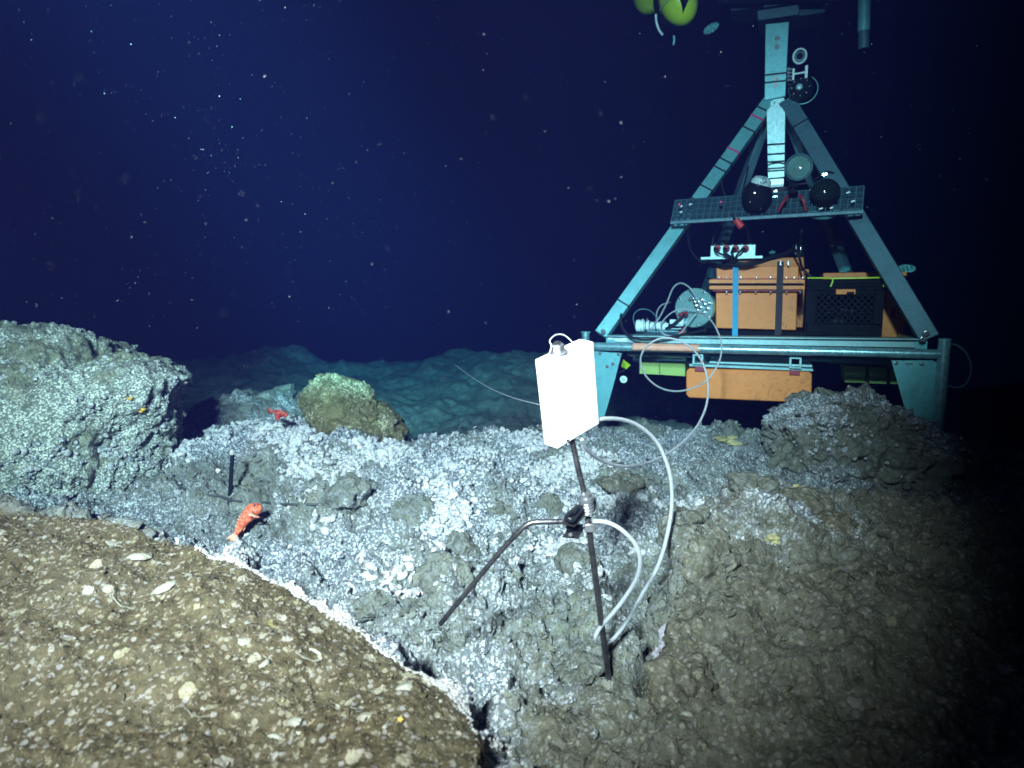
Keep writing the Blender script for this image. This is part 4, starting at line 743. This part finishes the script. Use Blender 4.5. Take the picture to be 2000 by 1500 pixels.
# ---- on the shelf: camera dome, float sphere, lens and pan of the lamp
fs = thing('float_sphere', 'dark round float with a white cap carrying upside-down figures on the grating shelf', 'float', L(1480, 420, 0.160)); fc = L(1478, 385, 0.130)
obj('sphere', MB().lathe(fc, UZ, [(math.sin(k*math.pi/16-math.pi/2)*.088, math.cos(k*math.pi/16-math.pi/2)*.076) for k in range(17)], 40), BLACK, fs, 60)
cc = L(1486, 358, 0.120); obj('cap', MB().lathe(cc, (UZ*.9-UY*.35+UX*.25), [(-.02, .052), (.012, .050), (.030, .036), (.034, .01)], 28), OFFW, fs); 
text('MVA', 1487, 357, .058, .028, fs, math.radians(205)); text('50', 1492, 348, .072, .022, fs, math.radians(205)); obj('glint_stud', MB().lathe(L(1474, 377, 0.050), -UY, [(0, .006), (.004, .003)], 8), STEEL, fs)
ln = thing('lamp_reflector', 'round glass-fronted lamp with a bright centre right of the bright strut', 'lamp', L(1560, 355, 0.310)); lc = L(1560, 327, 0.260); la = (-UY-UX*.05).normalized()
obj('housing', MB().lathe(lc, la, [(-.07, .03), (-.05, .062), (0, .068), (.012, .070), (.014, .064), (.004, .060), (-.012, .045), (-.022, .02), (-.024, .001)], 48), ALUD, ln); obj('glass', MB().lathe(lc+la*.008, la, [(0, .062), (.006, .058), (.010, .03), (.011, .001)], 40), GLASS, ln)
obj('inner_ring', MB().lathe(lc-la*.004, la, [(0, .056), (.003, .056), (.003, .051), (.0, .051)], 40), ALU, ln); obj('glint_bulb', MB().lathe(lc-la*.012, la, [(0, .017), (.008, .015), (.016, .006)], 6), OFFW, ln, 20)  # oversized off-white centre gives the reflected glint by its pale colour
obj('yoke', MB().tube(curve([L(1534, 340, 0.280), L(1538, 350, 0.260), L(1552, 360, 0.280), L(1575, 358, 0.280)], 6), .006, 8), RUBBER, ln)
dm = thing('camera_dome', 'dark glass dome in a pale ring at the right of the grating shelf', 'camera dome', L(1610, 405, 0.160)); dc_ = L(1611, 372, 0.160); da = (UZ*.75-UY*.65).normalized()
obj('dome', MB().lathe(dc_-da*.01, da, [(math.sin(k*math.pi/20)*.066, math.cos(k*math.pi/20)*.074) for k in range(10)]+[(.066, .002)], 40), DGLASS, dm, 60); obj('body', MB().lathe(dc_-da*.10, da, [(0, .05), (.02, .066), (.085, .072), (.089, .07)], 40), BLACK, dm)
obj('ring', MB().lathe(dc_-da*.115, da, [(0, .075), (.0, .088), (.028, .092), (.028, .078)], 40), ALU, dm)
for k in (0, 1): obj('glint_screw', MB().hexbolt(L(1609+k*4, 341-k, .12), -UY, .005, .004), STEEL, dm, 20)
hsn = MB(); hsn.tube(curve([L(1538, 383, 0.120), L(1532, 392, 0.100), L(1525, 403, 0.100), L(1520, 413, 0.110)], 6), .0075, 9); tag(obj('red_hose', hsn, DRED), 'dark red hose end hanging left over the front of the grating shelf', 'hose')
tag(obj('red_hose', MB().tube(curve([L(1561, 382, 0.120), L(1567, 388, 0.100), L(1571, 398, 0.100), L(1573, 411, 0.110)], 6), .0075, 9), DRED), 'dark red hose end hanging right over the front of the grating shelf', 'hose')
tag(obj('hose_manifold', MB().box(L(1549, 368, 0.130), .045, .04, .05, UX, UY, UZ).lathe(L(1543, 364, 0.100), -UY, [(0, .010), (.02, .009)], 12).lathe(L(1555, 364, 0.100), -UY, [(0, .010), (.02, .009)], 12), BLACK, bevel=.003), 'small black manifold between the two red hose ends', 'manifold')
for x, y, l_ in ((1653,377,7),(1662,394,8),(1600,408.5,7),(1621,407,6),(1346,400,5),(1329,404,4),(1328,415,5)):
    a = L(x, y, .10); b = L(x+l_, y-2, .10); tag(obj('shelf_clip', MB().bar(a, b, .007, .007), OFFW), 'small bright metal clip on the grating shelf', 'clip', 'clips on the grating shelf')
for x, y in ((1327,400),(1408,395)): tag(obj('pink_tie', MB().lathe(L(x, y, .09), -UY, [(0, .009), (.008, .006)], 7), MAGENTA), 'pink tie knot on the left part of the grating shelf', 'tie', 'pink ties on the grating shelf')
cab('dark cable loop hanging beside the left leg above the shelf', [(1437,310,.48),(1420,330,.42),(1410,360,.38),(1420,385,.36),(1446,388,.36),(1456,350,.4),(1462,325,.45)], .005)
cab('dark cable curl at the right leg above the camera dome', [(1590,352,.3),(1615,336,.32),(1638,345,.34),(1648,368,.33),(1640,388,.3)], .005)
# ---- instruments on the mast
m1 = thing('mast_lamp', 'small ringed lamp head beside the top of the mast', 'lamp', L(1562, 125, .5)); c1_ = L(1562, 112, .50)
obj('ring', MB().tube([c1_+UX*math.cos(k*math.pi/16)*.033+UZ*math.sin(k*math.pi/16)*.038-UY*.02 for k in range(33)], .0055, 8), OFFW, m1); obj('barrel', MB().lathe(c1_+UY*.06, -UY, [(0, .022), (.05, .030), (.078, .028), (.080, .015)], 24), ALUD, m1); obj('lens', MB().lathe(c1_-UY*.02, -UY, [(0, .018), (.006, .012), (.008, .001)], 20), DGLASS, m1)
m2 = thing('mast_bracket', 'bright H-shaped clamp bracket on the right side of the mast', 'bracket', L(1558, 150, .5)); obj('flange', rect(MB(), 1548, 134, 1551, 156, .45, .47), OFFW, m2); obj('flange', rect(MB(), 1573, 128, 1577, 152, .45, .47), OFFW, m2); obj('web', poly(MB(), [(1551,143),(1573,139),(1573,142.5),(1551,146)], .452, .468), OFFW, m2)
for k in range(4): obj('bolt_stack', MB().lathe(L(1538, 134+k*7, .45), UX-UZ*.3, [(0, .010), (.012, .010), (.012, .006), (.026, .006)], 8), STEEL, m2, 20)
m3 = thing('glass_housing', 'dark glass sphere housing hanging under the mast bracket', 'housing', L(1562, 200, .5)); c3_ = L(1563, 176, .50)
obj('sphere', MB().lathe(c3_, UZ, [(math.sin(k*math.pi/16-math.pi/2)*.066, math.cos(k*math.pi/16-math.pi/2)*.066) for k in range(17)], 36), DGLASS, m3, 60); obj('eye', MB().lathe(c3_-UY*.064-UX*.006, -UY, [(0, .018), (.006, .015), (.009, .006)], 18), LIGHTALU, m3)
obj('cage_wire', MB().tube([c3_+UX*(.012+math.cos(t_)*.078)+UZ*math.sin(t_)*.075 for t_ in np.linspace(-2.2, 1.0, 24)], .0022, 6), ALU, m3)
for k in range(8): obj('cage_stud', MB().lathe(c3_+UX*math.cos(k*.785)*.045+UZ*math.sin(k*.785)*.045-UY*.052, -UY, [(0, .004), (.006, .002)], 7), STEEL, m3)
# ---- side details
cab('pale bail hoop curving out from the right corner post', [(1852,672,.0),(1868,674,.0),(1885,687,.0),(1895,707,.0),(1896,727,.0),(1888,748,.0),(1872,757,.0),(1850,753,.0)], .0045, ALUD, 'hoop', name='wire_hoop')
def foilstrip(px, py, dep, w_, h_, rot, label, name):
    c = L(px, py, dep); mb = MB(); vs = []; NU, NV = 14, 5
    for i in range(NU):
        for j in range(NV):
            u = (i/(NU-1)-.5); v = (j/(NV-1)-.5)*math.sqrt(max(.05, 1-(2*u)**2)); x = u*w_; z = v*h_; vs.append(c+UX*(x*math.cos(rot)-z*math.sin(rot))+UZ*(x*math.sin(rot)+z*math.cos(rot))+UY*.008*math.sin(i*2.1+j*1.3))
    mb.add(vs, [(i*NV+j, (i+1)*NV+j, (i+1)*NV+j+1, i*NV+j+1) for i in range(NU-1) for j in range(NV-1)]); o = obj(name, mb, TAPEM, None, 0); q = o.modifiers.new('thick', 'SOLIDIFY'); q.thickness = .001; return tag(o, label, 'foil tag', 'crinkled foil tags')
foilstrip(1771, 524, .35, .085, .040, -.1, 'crinkled silvery tag behind the right lander leg', 'foil_tag'); foilstrip(1389, 55, .2, .085, .045, .45, 'crinkled silvery tag floating right of the yellow floats', 'foil_tag')
foilstrip(1650, 526, .55, .06, .03, .3, 'crumpled shiny tag on top of the dim side case', 'foil_tag'); foilstrip(1508, 493, .3, .035, .018, .1, 'small shiny tag right of the junction box', 'foil_tag')
# ---- floats and the dim vehicle above
def fl_(px, py, dep, rpx, label, axis):
    c = L(px, py, dep); s = rpx*3.7/F; o = thing('yellow_float', label, 'float', c-UZ*s, 'yellow-green floats above the lander')
    obj('hard_hat', MB().lathe(c, axis, [(math.sin(k*math.pi/18-math.pi/2)*s*1.25, math.cos(k*math.pi/18-math.pi/2)*s*.92) for k in range(19)], 48), LIME, o, 60)
    axis = Vector(axis).normalized(); obj('seam', MB().lathe(c, axis, [(-.008, s*.93), (-.008, s*.99), (.008, s*.99), (.008, s*.93)], 48), GREEN, o)
    return o, c, s, axis
f1, c, s, ax_ = fl_(1272, -22, .3, 38, 'left of the two yellow-green floats cut by the top edge', (.25, 0, 1))
f2, c, s, ax_ = fl_(1324, 2, .15, 37, 'right yellow-green float with a black band at the top edge', (-.45, .1, 1))
obj('dark_band', MB().lathe(c+Vector((-.02, -.0, 0)), Vector((1, .5, .55)), [(-.045, s*.96), (-.045, s*1.06), (.045, s*1.06), (.045, s*.96)], 40), BLACK, f2); obj('rim_strap', MB().tube(curve([L(1281,28,.02), L(1282,42,.02), L(1287,58,.03), L(1294,68,.05)], 6), .006, 8), OFFW, f2)
obj('tail_rope', MB().tube(curve([L(1316,70,.1), L(1317,78,.1), L(1315,88,.1)], 5), .006, 7), ALU, f2)
vh = thing('vehicle_frame', 'dim blue-grey underside of equipment above the mast at the top edge', 'equipment', L(1540, 35, .6))
obj('beam', poly(MB(), [(1478,20),(1560,8),(1562,28),(1480,40)], .55, .8), ALUD, vh, 20, .005); obj('panel', rect(MB(), 1430, -60, 1490, 12, .75, .95), ALUD, vh, 20, .005); obj('panel', rect(MB(), 1494, -60, 1556, 5, .7, .95), ALUD, vh, 20, .005); obj('panel', rect(MB(), 1562, -60, 1612, 24, .8, 1.0), ALUD, vh, 20, .005)
obj('crossbar', poly(MB(), [(1400,-14),(1650,-22),(1650,-8),(1400,0)], .6, .66), ALUD, vh)
bp = thing('blue_pole', 'dim blue vertical pole hanging from the top edge right of the mast', 'pole', L(1688, 95, .4)); obj('shaft', MB().tube([L(1689,-80,.4), L(1688,10,.4), L(1687,62,.4)], .030, 18), ALU, bp); obj('end', MB().tube([L(1687,62,.4), L(1687,96,.4)], .026, 18), ALUD, bp)
# two lamps the equipment carries: one under the mast, its light runs up the strut
spot('strut_lamp', L(1515, 392, .22), L(1516, 330, .49), 9, 60, .8, (.85, 1, 1), .02)

# ------------------------------------------------------------------ FISH
def fish(px, py, Y, hx_, hy_, tx_, ty_, bend, upv, label, s=1, dY=(0, 0), col=None, wid=.19, deep=.25, FINM=None):
    H = at(hx_, hy_, Y+dY[0]); T = at(tx_, ty_, Y+dY[1]); d = (T-H); Ln = d.length; d.normalize(); u = Vector(upv); u = (u-d*u.dot(d)).normalized(); sd_ = d.cross(u)
    t_ = thing('rockfish', label, 'fish', (H+T)/2, None)
    def sp_(k): return H+d*(Ln*k)+u*(bend*Ln*math.sin(k*math.pi)*.12)+sd_*(bend*Ln*.16*k*k)
    prof = [(0, .03, .04), (.03, .065, .075), (.09, .098, .115), (.17, .11, .135), (.27, .10, .13), (.4, .085, .118), (.55, .062, .09), (.7, .042, .070), (.82, .030, .052), (.9, .020, .048)]
    mb = MB(); vs = []; n = 18
    for k, wd, hg in prof:
        for i in range(n):
            a = 2*math.pi*i/n; vs.append(sp_(k)+sd_*(math.cos(a)*wd*Ln*wid/.19)+u*(math.sin(a)*hg*Ln*deep/.25*(1 if math.sin(a) > 0 else .85)))
    m_ = len(prof); mb.add(vs, [(i*n+k, i*n+(k+1) % n, (i+1)*n+(k+1) % n, (i+1)*n+k) for i in range(m_-1) for k in range(n)]+[tuple(range(n)), tuple(range((m_-1)*n, m_*n))])
    body = obj('body', mb, col, t_, 60); ss = body.modifiers.new('s', 'SUBSURF'); ss.levels = ss.render_levels = 1
    def fin(name, root, tips, th=.0008):
        f_ = MB(); n2 = len(tips); vs = [];
        for k, (a, b) in enumerate(zip(root, tips)): vs += [a, b]
        f_.add(vs, [(2*k, 2*k+1, 2*k+3, 2*k+2) for k in range(n2-1)]); o = obj(name, f_, FINM, t_, 30); q = o.modifiers.new('t', 'SOLIDIFY'); q.thickness = th*Ln/.1; q.offset = 0; return o
    ks = np.linspace(.22, .72, 15); fin('dorsal_fin', [sp_(k)+u*Ln*.07*(1-k*.6) for k in ks], [sp_(k+.04)+u*Ln*((.185 if i % 2 else .125)*(1 if k < .55 else .8)*(1.1-.5*k)+.02) for i, k in enumerate(ks)])
    fin('tail_fin', [sp_(.86)+u*Ln*.035*v for v in np.linspace(-1, 1, 9)], [sp_(1.04)+u*Ln*.15*v+d*Ln*(.05 if i % 2 else .01) for i, v in enumerate(np.linspace(-1, 1, 9))])
    for s_ in (-1, 1):
        a0 = sp_(.26)+sd_*s_*Ln*.095*wid/.19-u*Ln*.02
        fin('pectoral_fin', [a0+d*Ln*.012*v-u*Ln*.03*v for v in np.linspace(-1, 1, 8)], [a0+(sd_*s_*.7+d*.35*(1-.5*v)-u*(.35+.65*v)).normalized()*Ln*(.27 if i % 2 else .23) for i, v in enumerate(np.linspace(-1, 1, 8))])
        Ln_ = Ln; ey = sp_(.115)+sd_*s_*Ln*.085*wid/.19+u*Ln*.055*deep/.25; e_ = obj('eye', MB().lathe(ey, sd_*s_*.8+u*.5, [(-.02*Ln, .03*Ln), (-.005*Ln, .036*Ln), (.008*Ln, .032*Ln), (.020*Ln, .018*Ln), (.024*Ln, .001)], 16), DGLASS, t_, 60); obj('eye_rim', MB().lathe(ey-(sd_*s_*.8+u*.5)*Ln*.004, sd_*s_*.8+u*.5, [(-.006*Ln, .042*Ln), (.004*Ln, .040*Ln), (.004*Ln, .033*Ln)], 16), FINM, t_)
        obj('gill_cover', MB().tube(curve([sp_(.19)+u*Ln*.06+sd_*s_*Ln*.10*wid/.19, sp_(.225)+sd_*s_*Ln*.112*wid/.19, sp_(.20)-u*Ln*.055+sd_*s_*Ln*.10*wid/.19, sp_(.12)-u*Ln*.08+sd_*s_*Ln*.055], 6), Ln*.009, 7), FINM, t_)
    fin('pelvic_fin', [sp_(.33)-u*Ln*.08+d*Ln*.01*v for v in (-1, 0, 1)], [sp_(.42)-u*Ln*.15+d*Ln*.03*v for v in (-1, 0, 1)]); fin('anal_fin', [sp_(.62+.05*v)-u*Ln*.045 for v in (-1, 0, 1)], [sp_(.70+.05*v)-u*Ln*.12 for v in (-1, 0, 1)])
    obj('mouth', MB().tube(curve([sp_(.01)+sd_*Ln*.045-u*Ln*.012, sp_(-.012)-u*Ln*.006, sp_(.01)-sd_*Ln*.045-u*Ln*.012], 6), Ln*.006, 7), DRED, t_)
    return t_
FISHM = mat('orange_fish_skin', (.72, .11, .045), .6, 0, .6, 110, .5, .002, dirt=(.92, .36, .20)); FINM = mat('pale_orange_fin', (.90, .36, .24), .45, 0, .3, 90, .2, .001); FISHR = mat('red_fish_skin', (.42, .045, .035), .5, 0, .5, 60, .3, .001, dirt=(.45, .20, .12))
g_ = hit(480, 1020, 1.3); Yf = g_.y-.055
fish(480, 1015, Yf, 509, 985, 457, 1052, .5, (-.9, -.28, .45), 'bright orange spiny fish resting head-up on the white rubble below the black post', dY=(.03, -.03), col=FISHM, FINM=FINM, deep=.38, wid=.34)
g2_ = hit(545, 842, 1.3); fish(545, 808, g2_.y-.04, 562, 811, 527, 801, -.3, (.1, -.25, 1), 'small dark red fish perched on the crest of the white mound', dY=(-.02, .02), col=FISHR, FINM=FISHR, deep=.22)

# ------------------------------------------------------------------ marine snow: flakes of real size drifting through the lit water
V, Fc = ico(1); n = 15000; r = np.random.default_rng(5); Yd = np.where(r.random(n) < .012, .22+.3*r.random(n), .6+3.4*r.random(n)**.8); pxs = r.uniform(-150, 2150, n); pys = r.uniform(-150, 1000, n); ctr = np.array([at(a, b, c)[:] for a, b, c in zip(pxs, pys, Yd)])
big = r.random(n)**16; sz = (.00012+.00032*r.random(n)**4+.0011*big)*(.35+.5*Yd/1.6); dr_ = np.array([.55, .1, -.6])+r.normal(size=(n, 3))*.25; dr_ /= np.linalg.norm(dr_, axis=1)[:, None]; el = 1+2.6*r.random(n)*sst(1500, 200, pxs)*(big < .2)
W = V[None]*sz[:, None, None]*(1+.35*r.normal(size=(n, len(V), 1))); W = W+(W@dr_[:, :, None])*dr_[:, None]*(el-1)[:, None, None]
O = ctr[:, None]+W; Fa = (Fc[None]+(np.arange(n)*len(V))[:, None, None]).reshape(-1, 3)
# keep clear of the ground, the outcrop and the lander
tag(npmesh('marine_snow', O.reshape(-1, 3), Fa, mat('snow_flake', (.15, .165, .21), .8, 0, .6, 5, 0)), None, None, None, 'stuff')
# ------------------------------------------------------------------ the water itself
m, t, b = nt('sea_water'); t.nodes.remove(b); v = t.nodes.new('ShaderNodeVolumePrincipled')
v.inputs['Color'].default_value = (.0017, .0019, .0106, 1); v.inputs['Density'].default_value = 1.0; v.inputs['Anisotropy'].default_value = 0.0
v.inputs['Absorption Color'].default_value = (.69, .83, .88, 1)
t.links.new(v.outputs[0], t.nodes['Material Output'].inputs['Volume'])
hb = MB().box((3, 6, CZ), 62, 26, 16); tag(obj('haze', hb, m, None, 0), None, None, None, 'stuff')
